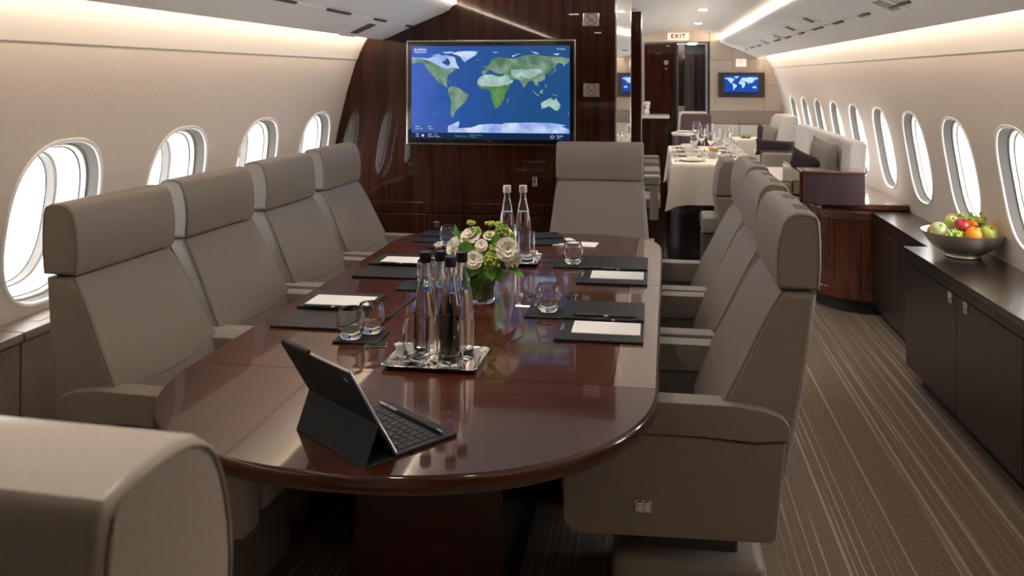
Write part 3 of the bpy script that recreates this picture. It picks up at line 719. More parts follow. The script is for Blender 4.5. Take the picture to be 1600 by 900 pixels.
def band(ya, yb, n, far=False):
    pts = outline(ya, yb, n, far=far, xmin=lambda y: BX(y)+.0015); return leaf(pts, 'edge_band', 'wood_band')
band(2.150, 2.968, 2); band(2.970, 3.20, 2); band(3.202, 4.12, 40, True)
# apron rim, rounded edge
rim = bmesh.new()
ol = outline(NEAR, 2.15, 40, near=True)[:41]
full = outline(NEAR, FAR, 160)
# build a full outline with good end sampling
def full_outline(inset=0):
    pts = []
    for k in range(181):
        pass
    yn = [NEAR+(2.15-NEAR)*(1-math.cos(i/36*PI/2)) for i in range(37)]
    ym = [2.15+(3.80-2.15)*i/6 for i in range(1, 7)]
    yf = [3.80+.40*math.sin(i/36*PI/2) for i in range(1, 37)]
    ys = yn+ym+yf; R = []; L = []
    for y in ys:
        c, w = (xl(y)+xr(y))/2, (xr(y)-xl(y))/2*half(y)
        R.append(Vector((c+w, y, 0))); L.append(Vector((c-w, y, 0)))
    P = R+L[::-1]; out = []
    for p in P:
        if not out or (p-out[-1]).length > 1e-4: out.append(p)
    if (out[0]-out[-1]).length < 1e-4: out.pop()
    if inset:
        n = len(out); res = []
        for i in range(n):
            t = (out[(i+1) % n]-out[i-1]).normalized(); res.append(out[i]+Vector((-t.y, t.x, 0))*inset)
        out = res
    return out
fo = full_outline()
secs = []
for ins, z in ((.0, .7405), (-.004, .738), (-.007, .732), (-.008, .722), (-.006, .710), (.0, .702), (.012, .699), (.10, .697)):
    secs.append([(p.x, p.y, z) for p in full_outline(ins)])
loft(rim, secs, closed=True)
polyface(rim, secs[-1][::-1]); 
fin('table_rim', rim, 'wood_edge', tb, 50)
bm = bmesh.new(); box(bm, -.86, -.42, 2.42, 3.55, .03, .60, .01, 2); fin('pedestal', bm, 'wood_edge', tb)
fin('apron', B(-.98, -.30, 2.20, 3.75, .60, .698, .01, 2), 'wood_edge', tb)
fin('plinth', B(-.88, -.40, 2.40, 3.57, 0, .03), 'rubber', tb)
TT = .7412
# charging ports in the table
def port(x, y, lb, oval_=False, rz=0):
    r = empty('table_port', (x, y, TT), rz, label=lb, cat='socket')
    if oval_:
        bm = bmesh.new(); lathe(bm, [(0, 0), (.034, 0), (.034, .0025), (.028, .003), (.028, .0015), (0, .0015)], 28, sy=.8); fin('rim', bm, 'chrome', r)
        bm = bmesh.new(); lathe(bm, [(0, .0016), (.025, .0016), (.024, .0028), (0, .003)], 24, sy=.8); fin('cover', bm, 'black', r)
    else:
        fin('rim', B(-.032, .032, -.022, .022, 0, .003, .001, 1), 'chrome', r); fin('cover', B(-.012, .028, -.018, .018, .0025, .0042, .0005, 1), 'black', r)
port(-.775, 2.365, 'square chrome table port beside the near left coaster', rz=.2)
port(-.418, 2.862, 'square chrome table port beside the near right coaster')
port(-.424, 2.99, 'oval chrome table port in the table middle, behind square one', True)
port(-.290, 3.0, 'oval chrome table port between the two right portfolios', True)
port(-.412, 3.57, 'oval chrome table port beside the far right coaster', True)

# ================================================================== tableware
def tumbler(name, label, R=.036, H=.125, fill=0, bottom=.024, barrel=0):
    r = empty(name, label=label, cat='glass'); bm = bmesh.new()
    def rad(t): return R*(1+barrel*math.sin(PI*min(t*.95+.05, 1))-(barrel*.55*(1-t)))
    outer = [(0, 0), (rad(0)*.88, 0), (rad(0)*.96, .004)]+[(rad(t), H*t) for t in (.12, .25, .4, .55, .7, .85, .97)]+[(rad(1)-.0006, H)]
    inner = [(rad(1)-.0034, H-.0005)]+[(rad(t)-.0036, H*t) for t in (.85, .7, .55, .4, .25)]+[(rad(.2)-.006, bottom+.006), (rad(.1)*.6, bottom), (0, bottom-.001)]
    lathe(bm, outer+inner, 32); fin('body', bm, 'glass', r, 60)
    return r
def bottle(name, label, capm, H=.29, R=.034):
    r = empty(name, label=label, cat='bottle'); bm = bmesh.new()
    s_ = H/.29
    pr = [(0, 0), (R*.93, 0), (R, .006), (R, .03), (R*.985, .09), (R*.93, .13), (R*.78, .17), (R*.58, .205), (R*.42, .232), (R*.365, .245), (R*.36, .268)]
    inn = [(R*.30, .268), (R*.305, .245), (R*.35, .230), (R*.52, .204), (R*.72, .169), (R*.87, .129), (R*.92, .09), (R*.93, .03), (R*.90, .014), (0, .010)]
    lathe(bm, [(a, b*s_) for a, b in pr+inn], 32); fin('body', bm, 'glass', r, 60)
    bm = bmesh.new(); lathe(bm, [(0, .0145*s_), (R*.885, .0155*s_), (R*.915, .03*s_), (R*.905, .09*s_), (R*.855, .129*s_), (R*.705, .169*s_), (R*.60, .186*s_), (0, .186*s_)], 32); fin('water', bm, 'water', r, 60)
    bm = bmesh.new(); lathe(bm, [(0, .262*s_), (R*.44, .262*s_), (R*.46, .265*s_), (R*.46, .286*s_), (R*.42, .29*s_), (0, .29*s_)], 24); fin('cap', bm, capm, r, 40)
    return r
def tray(x, y, w, d, label, rz=0):
    r = empty('serving_tray', (x, y, TT), rz, label=label, cat='tray')
    def rr(w_, d_, z, c=.02):
        pts = []
        for cx, cy, a in ((w_/2-c, d_/2-c, 0), (-w_/2+c, d_/2-c, 1), (-w_/2+c, -d_/2+c, 2), (w_/2-c, -d_/2+c, 3)):
            for k in range(5): t = a*PI/2+k*PI/8; pts.append((cx+c*math.cos(t), cy+c*math.sin(t), z))
        return pts
    bm = bmesh.new(); secs = [rr(w-.03, d-.03, .001), rr(w-.012, d-.012, .004), rr(w, d, .010), rr(w+.002, d+.002, .012), rr(w-.004, d-.004, .0125), rr(w-.016, d-.016, .007), rr(w-.034, d-.034, .004)]
    loft(bm, secs, True); polyface(bm, secs[0][::-1]); polyface(bm, secs[-1]); fin('dish', bm, 'chrome', r, 40)
    return r
tray(-.572, 2.268, .255, .20, 'near mirror-polished tray with two glasses and four bottles')
tray(-.585, 3.545, .25, .22, 'far mirror-polished tray carrying the tall capped bottles')
TR = TT+.0045
g0 = tumbler('water_glass', 'left water glass on the near tray')
place(g0, (-.617, 2.225, TR), 0, 'left water glass on the near tray', 'tall water glasses on the trays')
o = copy_tree(g0); place(o, (-.525, 2.215, TR), 0, 'right water glass on the near tray', 'tall water glasses on the trays')
o = copy_tree(g0); place(o, (-.51, 3.485, TR), 0, 'tall water glass on the far tray beside the flowers', 'tall water glasses on the trays')
o = copy_tree(g0); place(o, (-.60, 3.475, TR), 0, 'water glass on the far tray hidden behind the bouquet', 'tall water glasses on the trays')
b0 = bottle('water_bottle', '', 'black')
bl = ['black-capped water bottle rear left on the near tray', 'black-capped bottle second from left on the near tray', 'shorter-looking black-capped bottle front right on the near tray', 'black-capped bottle rear right on the near tray']
for i, (x, y, h) in enumerate(((-.606, 2.275, .975), (-.583, 2.347, .935), (-.532, 2.255, .955), (-.518, 2.330, .945))):
    o = b0 if i == 0 else copy_tree(b0); place(o, (x, y, TR), 0, bl[i], 'black capped water bottles')
    if h != 1: o.scale = (1, 1, h)
b1 = bottle('water_bottle', '', 'foil', H=.30, R=.036)
place(b1, (-.603, 3.575, TR), 0, 'left clear bottle with pale cap on the far tray', 'pale capped water bottles')
o = copy_tree(b1); place(o, (-.538, 3.59, TR), 0, 'right clear bottle with pale cap on the far tray', 'pale capped water bottles')
# low glasses and coasters
r0 = tumbler('rocks_glass', '', R=.034, H=.085, bottom=.014, barrel=.25)
def coaster(x, y, lb, rz=0):
    o = fin('coaster', B(-.066, .066, -.066, .066, 0, .006, .0025, 2), 'black_leather'); o.location = (x, y, TT); o.rotation_euler = (0, 0, rz)
    tag(o, lb, 'coaster', 'square black leather coasters')
coaster(-.838, 2.43, 'black square coaster under two low glasses, near left', .0)
coaster(-.338, 2.775, 'black square coaster left of the near right portfolio'); coaster(-.33, 3.50, 'black square coaster left of the far right portfolio')
coaster(-.84, 3.05, 'black square coaster left of the flower vase, partly behind bottles'); coaster(-.92, 3.80, 'black square coaster on the far left table corner')
CZ = TT+.0063
for i, (x, y, lb) in enumerate(((-.862, 2.405, 'front low glass of the pair on the near left coaster'), (-.822, 2.468, 'back low glass of the pair on the near left coaster'), (-.335, 2.782, 'low glass on the coaster by the near right portfolio'), (-.322, 3.505, 'low glass on the coaster by the far right portfolio'), (-.815, 3.08, 'low glass seen behind the near bottles'), (-.905, 3.79, 'low glass at the far left beside the flowers'))):
    o = r0 if i == 0 else copy_tree(r0); place(o, (x, y, CZ), 0, lb, 'low rounded glasses on coasters')
# crumpled napkins
def napkin(x, y, z, s, lb):
    bm = bmesh.new(); rnd = random.Random(int(x*1000))
    prof = [(.020, 0), (.023, .006), (.015, .016), (.008, .026), (.012, .036), (.016, .046), (.006, .047)]; n_ = 30
    rows_ = [[((r_*(1+.38*math.sin(5*t+k)+.15*math.sin(9*t+2*k)))*math.cos(t), (r_*(1+.38*math.sin(5*t+k)))*math.sin(t), h_+(rnd.uniform(-.002, .003) if h_ else 0)) for t in [2*PI*q/n_ for q in range(n_)]] for k, (r_, h_) in enumerate(prof)]
    loft(bm, rows_, True); polyface(bm, rows_[0][::-1])
    o = fin('napkin', bm, 'paper'); o.location = (x, y, z); o.scale = (s, s, s); tag(o, lb, 'napkin')
napkin(-.676, 2.262, TR+.004, .7, 'small crumpled white napkin on the near tray corner'); napkin(-.483, 3.535, TR, .85, 'small white twisted napkin on the far tray corner')
# portfolios
def pen(parent, x, y, z, L, rz=0, nm='pen'):
    bm = bmesh.new(); c, s_ = math.cos(rz), math.sin(rz)
    P = lambda t: (x+c*t, y+s_*t, z)
    tube(bm, [P(-L/2), P(-L/2+.006), P(L/2-.02), P(L/2)], .0042, 8, taper=[.55, 1, 1, .3]); o = fin(nm, bm, 'black', parent)
    bm = bmesh.new(); tube(bm, [P(L*.05), P(L*.12)], .0046, 8); fin('ring', bm, 'chrome', o) if parent is None or parent.parent is None else bm.free()
    return o
def folio(x0, x1, y0, y1, label, paper=None, rz=0, clip=True, back_raise=True, penline=True):
    """open black portfolio: front half y0..ym, rear half ym..y1"""
    cx, cy = (x0+x1)/2, (y0+y1)/2; w, d = (x1-x0)/2, (y1-y0)/2
    r = empty('leather_portfolio', (cx, cy, TT), rz, label=label, cat='portfolio')
    fin('front_cover', B(-w, w, -d, -.004, 0, .008, .003, 2), 'black_leather', r)
    fin('back_cover', B(-w, w, -.004, d, 0, .013 if back_raise else .008, .003, 2), 'black_leather', r)
    bm = bmesh.new(); tube(bm, [(-w+.006, -.006, .012), (w-.006, -.006, .012)], .005, 8); fin('spine', bm, 'black_leather', r)
    if paper:
        a, b, c, e = paper
        pd = fin('notepad', B(a, b, c, e, .0075 if c < 0 else .0125, .0115 if c < 0 else .0145, .0008, 1), 'paper', r)
    if clip: fin('clip', B(-w+.010, -w+.020, -d*.62, -d*.30, .0075, .0115, .0015, 2), 'metal', r)
    return r
def lone_pen(x, y, z, L, rz, lb):
    bm = bmesh.new(); tube(bm, [(-L/2, 0, 0), (-L/2+.006, 0, 0), (L/2-.02, 0, 0), (L/2, 0, 0)], .0042, 8, taper=[.55, 1, 1, .3])
    r = empty('pen', (x, y, z+.0045), rz, label=lb, cat='pen'); fin('barrel', bm, 'black', r)
    bm = bmesh.new(); tube(bm, [(-L*.02, 0, 0), (L*.05, 0, 0)], .0046, 8); tube(bm, [(-L*.42, 0, .0048), (-L*.12, 0, .0050)], .0012, 6); fin('clip', bm, 'chrome', r)
    return r
folio(-.285, -.030, 2.485, 2.905, 'open black portfolio nearest on the right of the table', paper=(-.082, .118, -.152, -.030))
lone_pen(-.125, 2.677, TT+.0085, .14, 0, 'black pen above the near right notepad')
lone_pen(-.150, 2.702, TT+.0135, .20, .01, 'long black pen along the near right portfolio fold')
folio(-.282, -.024, 3.18, 3.63, 'open black portfolio second on the right of the table', paper=(-.082, .115, -.165, -.040))
lone_pen(-.14, 3.385, TT+.0085, .13, 0, 'black pen above the second right notepad')
folio(-1.145, -.905, 2.48, 2.885, 'open black portfolio nearest on the left of the table', paper=(-.105, .105, .030, .150), clip=False)
lone_pen(-1.02, 2.672, TT+.0135, .19, .03, 'pen lying across the near left portfolio')
folio(-1.125, -.87, 3.15, 3.54, 'open black portfolio second on the left of the table', paper=(-.09, .12, .025, .135), clip=False)
lone_pen(-.99, 3.332, TT+.0135, .18, .02, 'pen lying across the second left portfolio')
folio(-1.09, -.86, 3.86, 4.10, 'closed-looking black portfolio at the far left table end', clip=False)
folio(-.60, -.41, 3.88, 4.14, 'black portfolio in front of the far end chair', clip=False, rz=.35)
o = fin('paper_sheets', B(-.10, .10, -.05, .05, 0, .004, .001, 1), 'paper'); o.location = (-.352, 3.93, TT+.0135+.0005); o.rotation_euler = (0, 0, -.12); tag(o, 'white paper sheets in front of the far end chair', 'paper'); o.location.z = TT
o = fin('paper_sheets', B(-.05, .05, -.06, .06, 0, .003, .001, 1), 'paper'); o.location = (-.40, 3.97, TT+.0042); o.rotation_euler = (0, 0, .5); tag(o, 'skewed white sheet on the far paper stack', 'paper')
# cable and small black gadget
cb = empty('cable', (0, 0, 0), label='black cable with plug lying left of the near bottles', cat='cable')
bm = bmesh.new(); tube(bm, smooth_path([(-.82, 2.64, TT+.003), (-.815, 2.78, TT+.003), (-.80, 2.92, TT+.003), (-.76, 3.02, TT+.003)]), .003, 6); fin('cord', bm, 'black', cb)
bm = bmesh.new(); tube(bm, [(-.835, 2.575, TT+.006), (-.83, 2.60, TT+.006), (-.82, 2.64, TT+.005)], .006, 8); fin('plug', bm, 'black', cb)
gd = empty('bottle_opener', (-.742, 2.93, TT), label='small black dumbbell-shaped bottle opener behind the near bottles', cat='opener')
bm = bmesh.new(); tube(bm, [(-.05, 0, .009), (-.045, 0, .009), (-.02, 0, .009), (0, 0, .009), (.02, 0, .009), (.045, 0, .009), (.05, 0, .009)], .009, 10, taper=[.7, 1, .9, .55, .9, 1, .7]); fin('body', bm, 'black', gd)

# ================================================================== tablet with folding keyboard
# base corners measured: A(-.759,1.776) B(-.553,1.614) C(-.388,1.776) D(-.617,1.96)
A = Vector((-.759, 1.776)); Bc = Vector((-.553, 1.614)); ex_ = (Bc-A).normalized(); LW = (Bc-A).length; ey_ = Vector((-ex_.y, ex_.x))
ang = math.atan2(ex_.y, ex_.x)
tp = empty('tablet_computer', (A.x, A.y, TT), ang, label='tablet in a navy folding case propped on its keyboard', cat='tablet')
Wd, Dp = .262, .232      # width along ex, depth along ey
# keyboard base from hinge line y=.075 to Dp
kb = fin('keyboard', B(0, Wd, .074, Dp, 0, .007, .002, 2), 'black_leather', tp)
fin('base_edge', B(.001, Wd-.001, .072, Dp-.001, .001, .0028, .0006, 1), 'silver_gadget', kb)
kc = 0
for row in range(5):
    nk = (13, 13, 12, 11, 7)[row]; yk = .182-row*.0195; x = .012
    wt = [1]*nk
    if row == 4: wt = [1, 1, 1.3, 5.2, 1.3, 1, 1]
    tot = sum(wt); un = (Wd-.024)/tot
    for k in range(nk):
        w_ = un*wt[k]; fin('key', B(x+.0012, x+w_-.0012, yk-.008, yk+.008, .0065, .0085, .0006, 1), 'key', kb, 30); x += w_
# back panel leaning: from hinge at (y=.072,z=.008) up/back to top ; screen faces +y (away from camera left)
th = math.radians(30)       # lean from vertical
H = .218
def sp_(u, dz=0): return (.078-math.sin(th)*u-math.cos(th)*dz*0, .008+math.cos(th)*u)
bd = bmesh.new(); box(bd, 0, Wd, -.0035, .0035, 0, H, .003, 2)
Rm = Matrix.Translation((0, .078, .008)) @ Matrix.Rotation(th, 4, 'X')
bmesh.ops.transform(bd, matrix=Rm, verts=bd.verts); bo = fin('tablet_body', bd, 'silver_gadget', tp)
sc_ = bmesh.new(); box(sc_, .006, Wd-.006, .0034, .0042, .006, H-.006); bmesh.ops.transform(sc_, matrix=Rm, verts=sc_.verts); fin('glass_screen', sc_, mat('tablet_glass', (.004, .004, .005), .05, coat=1), bo)
cs = bmesh.new(); box(cs, -.002, Wd+.002, -.0062, -.0030, .0, H+.001, .0015, 1); bmesh.ops.transform(cs, matrix=Rm, verts=cs.verts); cso = fin('case_back', cs, 'navy', tp)
fb = bmesh.new(); box(fb, 0, Wd*.42, -.0045, .0045, H-.004, H+.0045, .002, 1); bmesh.ops.transform(fb, matrix=Rm, verts=fb.verts); fin('case_edge', fb, 'black_leather', cso)
ln = bmesh.new(); lathe(ln, [(0, 0), (.007, 0), (.007, .0022), (.004, .0025), (0, .002)], 20); bmesh.ops.transform(ln, matrix=Rm @ Matrix.Translation((Wd-.02, -.0062, H-.022)) @ Matrix.Rotation(PI/2, 4, 'X'), verts=ln.verts); fin('camera_lens', ln, 'chrome', cso)
# fold stand: triangular prism flap, from fold line on the back (u=.085) down to the table at y=0
fy, fz = sp_(.082)
st_ = bmesh.new(); n0 = Vector((fy-.006, fz)); 
prism(st_, [(n0.x, n0.y), (0, 0), (.004, 0), (n0.x+.004, n0.y-.003)], 0, Wd, 'x'); fin('stand_flap', st_, 'navy', tp, 20)
fin('stand_base', B(0, Wd, .0, .07, 0, .003, .001, 1), 'navy', tp)
sty = empty('stylus', label='thin stylus lying along the tablet keyboard', cat='pen')
sty.location = (A.x, A.y, TT); sty.rotation_euler = (0, 0, ang)
bm = bmesh.new(); tube(bm, [(.06, .202, .0118), (.24, .202, .0118)], .0036, 8); fin('barrel', bm, 'black', sty)
bm = bmesh.new(); tube(bm, [(.235, .202, .0118), (.252, .202, .0118)], .0040, 8, taper=[1, .4]); tube(bm, [(.055, .202, .0118), (.088, .202, .0118)], .0040, 8); fin('tip', bm, 'silver_gadget', sty)
sty2 = empty('stylus', label='short silver stylus end poking out behind the tablet', cat='pen'); sty2.location = (A.x, A.y, TT); sty2.rotation_euler = (0, 0, ang)
bm = bmesh.new(); tube(bm, [(.02, .203, .0118), (.05, .203, .0118)], .0036, 8); fin('barrel', bm, 'chrome', sty2)

# ================================================================== vase and flowers
VX, VY = -.578, 2.885
vs_ = empty('flower_vase', (VX, VY, TT), label='low round glass vase lined with dark leaves', cat='vase')
bm = bmesh.new(); lathe(bm, [(0, 0), (.046, 0), (.050, .004), (.051, .05), (.052, .100), (.0505, .101), (.0495, .100), (.0485, .05), (.047, .016), (0, .014)], 40); fin('glass_body', bm, 'vase_glass', vs_, 60)
# leaf lining: overlapping broad leaves curled inside the wall
for k in range(7):
    bm = bmesh.new(); a0_ = k*2*PI/7; R_ = .0462
    secs = []
    for i in range(7):
        t = i/6; half_ = .55*math.sin(PI*(.12+.80*t)); z = .0155+.078*t
        secs.append([((R_-.001*(k % 2)-.0008*abs(j))*math.cos(a0_+half_*j/3), (R_-.001*(k % 2)-.0008*abs(j))*math.sin(a0_+half_*j/3), z) for j in range(-3, 4)])
    loft(bm, secs); fin('lining_leaf', bm, 'leaf_dark', vs_)
for k in range(6):
    a0_ = -PI/2+(k-2.5)*.30; bm = bmesh.new(); tube(bm, [(.044*math.cos(a0_*.3-PI/2*.7), .044*math.sin(a0_*.3-PI/2*.7), .018), (.0442*math.cos(a0_), .0442*math.sin(a0_), .075)], .0016, 6); fin('lining_stem', bm, 'lime', vs_)
DM = 2.13e-3   # metres per photo pixel at the vase
def fpos(px, py, dy=0): return Vector((VX+(px-751)*DM, VY+dy, TT+(477-py)*DM*.985))
def orient(bm, c, d):
    q = Vector((0, 0, 1)).rotation_difference(Vector(d).normalized()).to_matrix().to_4x4()
    bmesh.ops.transform(bm, matrix=Matrix.Translation(c) @ q, verts=bm.verts)
bq = 0
def stem_to(c, parent):
    bm = bmesh.new(); base = Vector((VX+(c.x-VX)*.25, VY+(c.y-VY)*.25, TT+.03)); mid = (base+c)/2+Vector((0, 0, .01))
    tube(bm, smooth_path([base, mid, c], 5), .0018, 6); o = fin('stem', bm, 'leaf', parent); return o
def flower(px, py, dy, R, label, d=(0, -1, .4), rings=3, group='cream blooms in the vase', col='petal'):
    R *= 1.10; c = fpos(px, py, dy); r = empty('flower', (0, 0, 0), label=label, cat='flower', group=group)
    bm = bmesh.new()
    for ring in range(rings):
        n = 11-2*ring; rr = R*(1-.26*ring); tilt = .22+.38*ring
        for k in range(n):
            a = 2*PI*(k+.5*ring)/n+.1*random.uniform(-1, 1); w = rr*.33
            p = []
            for i, (t, ww) in enumerate(((.12, .4), (.45, .9), (.8, 1.0), (1.0, .55))):
                rad = rr*t; z = rad*math.sin(tilt)*1.0+.16*rr*ring-.12*rr*t*t; rho = rad*math.cos(tilt)
                for s_ in (-1, 0, 1):
                    q = Vector((rho, s_*w*ww, z+(.10*rr if s_ else 0))); p.append(q)
            vv = [bm.verts.new(Matrix.Rotation(a, 3, 'Z') @ q) for q in p]
            for i in range(3):
                for j in range(2): bm.faces.new((vv[i*3+j], vv[i*3+j+1], vv[(i+1)*3+j+1], vv[(i+1)*3+j]))
    orient(bm, c, d); ft = fin('petals', bm, col, r, 80)
    bm = bmesh.new(); ball(bm, (0, 0, R*.20), R*.20, sz=.7, u=10, v=6); orient(bm, c, d); fin('centre', bm, 'stamen', r)
    stem_to(c-Vector(d).normalized()*.004, r); return r
flower(747, 405, -.060, .029, 'round cream bloom low in the middle of the bouquet', (-.1, -1, .25), 4)
flower(724, 421, -.060, .030, 'cream bloom lowest on the left, over the vase rim', (-.45, -1, .1), 4)
flower(712, 391, -.020, .036, 'large cream bloom on the left side of the bouquet', (-.8, -.7, .35), 4)
flower(736, 374, .0, .038, 'large cream bloom at the upper left of the bouquet', (-.3, -.6, .9), 4)
flower(796, 389, -.035, .038, 'large cream daisy-like bloom on the right side of the bouquet', (.45, -1, .25), 4)
flower(803, 408, -.02, .028, 'cream bloom below the right daisy', (.7, -.9, -.1), 3)
flower(768, 371, -.01, .022, 'small cream bloom at the top centre', (0, -.6, .9), 3)
flower(757, 383, -.045, .020, 'small half-open cream bloom at the centre', (.1, -1, .5), 3)
flower(790, 366, .01, .022, 'small cream bloom at the upper right of the bouquet', (.3, -.5, 1), 3)
def cluster(px, py, dy, R, n, label, dots=.0042, col='lime', flat=1):
    c = fpos(px, py, dy); r = empty('flower', label=label, cat='flower', group='green blooms in the vase'); bm = bmesh.new()
    rnd = random.Random(px)
    for i in range(n):
        v = Vector((rnd.gauss(0, 1), rnd.gauss(0, 1), rnd.gauss(0, 1))).normalized()*R*rnd.uniform(.6, 1); v.z *= flat
        ball(bm, c+v, dots*rnd.uniform(.7, 1.3), u=6, v=4)
    fin('florets', bm, col, r, 80); stem_to(c, r); return r
cluster(736, 351, 0, .014, 40, 'lime green sprig standing tallest at the left top', flat=.5)
cluster(766, 352, 0, .016, 45, 'pale green umbel at the top, left part', flat=.45); cluster(779, 352, .0, .016, 45, 'pale green umbel at the top, right part', flat=.45)
cluster(765, 372, .0, .020, 70, 'lime bloom between the white flowers at centre top'); cluster(786, 361, -.01, .022, 60, 'lime green frilly bloom near the tall bottles')
cluster(772, 408, -.045, .030, 150, 'large lime green hydrangea head over the vase rim', .005); cluster(750, 388, -.02, .022, 60, 'lime bloom right of the big leaf')
cluster(684, 388, -.01, .012, 26, 'pale bud spray on the far left of the bouquet', col='petal'); cluster(690, 412, -.02, .020, 50, 'yellow green sprig hanging at the left behind the bottles'); cluster(688, 440, -.02, .015, 30, 'yellow green sprig tip low at the left')
def fleaf(name, px, py, dy, L, Wf, d, up, label, m_='leaf'):
    c = fpos(px, py, dy); bm = bmesh.new(); d = Vector(d).normalized(); u = Vector(up).normalized(); s_ = d.cross(u).normalized(); u = s_.cross(d)
    secs = []
    for i in range(8):
        t = i/7; w = Wf*math.sin(PI*(.06+.94*t)**.8)
        secs.append([c+d*L*(t-.35)+s_*w*j/2+u*(-.25*L*t*t+.10*w*abs(j)) for j in (-2, -1, 0, 1, 2)])
    loft(bm, secs); o = fin(name, bm, m_, None, 80); tag(o, label, 'leaf', 'leaves around the bouquet'); return o
cluster(731, 400, -.03, .020, 60, 'lime filler head between the two left blooms'); cluster(776, 392, -.03, .022, 70, 'lime filler head beside the right daisy'); cluster(745, 366, .0, .016, 45, 'lime filler at the top left of the bouquet'); cluster(800, 372, -.0, .016, 40, 'lime filler at the right shoulder of the bouquet'); cluster(757, 398, -.04, .016, 45, 'lime filler just above the hydrangea head')
bqo = [('leaf', 733, 388, -.055, .070, .026, (-.3, -.2, -1), (.1, -1, .1), 'broad bright green leaf at the centre left'),
       ('leaf', 741, 400, -.03, .060, .024, (-.9, -.3, -.4), (0, -1, .5), 'dark leaf behind the low left bloom'),
       ('leaf', 762, 425, -.055, .060, .022, (-.2, -.4, -1), (0, -1, 0), 'green leaf folding over the vase rim'),
       ('leaf', 783, 424, -.045, .060, .022, (.3, -.4, -.9), (0, -1, .2), 'green leaf on the right of the vase rim'),
       ('leaf', 806, 421, -.03, .070, .018, (1, -.3, -.2), (0, -.3, 1), 'feathery leaf pointing right toward the far tray'),
       ('leaf', 715, 372, -.01, .060, .010, (-.3, -.1, 1), (0, -1, 0), 'slim upright leaf at the left top'),
       ('leaf', 778, 380, -.03, .060, .016, (.1, -.2, 1), (0, -1, 0), 'pale upright leaf by the top blooms'),
       ('leaf', 700, 405, -.015, .060, .014, (-.6, -.1, -.7), (0, -1, .3), 'green leaf hanging at the left'),
       ('leaf', 752, 440, -.058, .050, .026, (0, -.1, -1), (0, -1, 0), 'dark leaf over the vase front', ),
       ('leaf', 790, 438-20, .03, .07, .03, (.7, .4, -.2), (0, 0, 1), 'broad dark leaf at the back right'),
       ('leaf', 716, 425-12, .03, .07, .03, (-.7, .4, -.2), (0, 0, 1), 'broad dark leaf at the back left'),
       ('leaf', 764, 388, -.02, .065, .026, (.5, -.4, .5), (0, -1, .4), 'mid green leaf tucked behind the small centre bloom'),
       ('leaf', 725, 404, -.02, .060, .024, (-.6, -.5, .1), (0, -1, .5), 'mid green leaf between the left blooms'),
       ('leaf', 795, 410, -.02, .065, .026, (.6, -.5, -.3), (0, -1, .4), 'dark leaf beneath the right daisy'),
       ('leaf', 748, 415, -.055, .060, .026, (-.3, -.5, -.6), (0, -1, .2), 'bright leaf just under the low centre bloom'),
       ('leaf', 772, 420, -.055, .055, .024, (.2, -.5, -.8), (0, -1, .2), 'rounded leaf under the hydrangea head'),
       ('leaf', 733, 424, -.05, .055, .024, (-.4, -.5, -.7), (0, -1, .2), 'dark leaf over the left of the vase rim'),
       ('leaf', 815, 432-8, -.02, .05, .006, (.9, -.3, -.6), (0, -.3, 1), 'thin grass blade touching the tray edge')]
for q in bqo: fleaf(*q, m_='leaf_dark' if 'dark' in q[8] else 'leaf')
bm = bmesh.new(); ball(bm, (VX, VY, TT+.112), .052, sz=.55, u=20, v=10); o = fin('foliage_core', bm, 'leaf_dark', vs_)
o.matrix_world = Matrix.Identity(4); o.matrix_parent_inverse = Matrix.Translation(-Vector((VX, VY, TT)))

# ================================================================== right side cabinets
cab = empty('sideboard', (0, 0, 0), label='long low dark wood cabinet with chrome catches carrying the fruit bowl', cat='cabinet')
wallX = XC+hws(.66)-.002
CX = lambda y: 1.225+.035*(4.56-y)/1.25   # front line, slightly angled
def cabbox(nm, xf, ya, yb, z0, z1, back, m_, par, r=.004, proud=0):
    bm = bmesh.new(); prism(bm, [(xf(ya)-proud, ya), (back, ya), (back, yb), (xf(yb)-proud, yb)], z0, z1, 'z', r=r, seg=2, minang=40); return fin(nm, bm, m_, par)
cabbox('carcass', lambda y: CX(y)+.02, 1.6, 4.555, .08, .63, wallX-.01, 'wood_dark', cab)
cabbox('worktop', CX, 1.6, 4.56, .636, .662, wallX, 'wood_top', cab, proud=.012)
cabbox('drawer_strip', CX, 1.602, 4.557, .590, .633, 1.5, 'wood_dark', cab, .002)
cabbox('plinth', lambda y: CX(y)+.06, 1.62, 4.50, 0, .08, wallX-.02, 'rubber', cab, 0)
dy = [4.557, 3.885, 3.27, 2.66, 2.05, 1.6]
for i, (b, a) in enumerate(zip(dy, dy[1:])):
    dr = cabbox('door', CX, a+.002, b-.002, .083, .586, CX(a)+.03, 'wood_dark', cab, .002)
    hy = (a+.07) if i % 2 == 0 else (b-.10)
    hx = CX(hy)
    fin('catch_plate', B(hx-.005, hx+.002, hy-.023, hy+.023, .537, .583, .004, 2), 'nickel', dr)
    fin('catch', B(hx-.007, hx-.003, hy-.012, hy+.012, .549, .564, .002, 1), 'plate', dr)
cab2 = empty('sideboard', (0, 0, 0), label='recessed dark wood cabinet between the fruit cabinet and the curved one', cat='cabinet')
CX2 = lambda y: 1.340
cabbox('carcass', lambda y: 1.36, 4.565, 5.695, .08, .63, wallX-.01, 'wood_dark', cab2)
cabbox('worktop', CX2, 4.562, 5.71, .636, .660, wallX, 'wood_top', cab2, proud=.010)
cabbox('plinth', lambda y: 1.40, 4.565, 5.69, 0, .08, wallX-.02, 'rubber', cab2, 0)
for a, b in ((4.568, 5.12), (5.124, 5.69)):
    dr = cabbox('door', CX2, a, b, .083, .630, 1.37, 'wood_dark', cab2, .002)
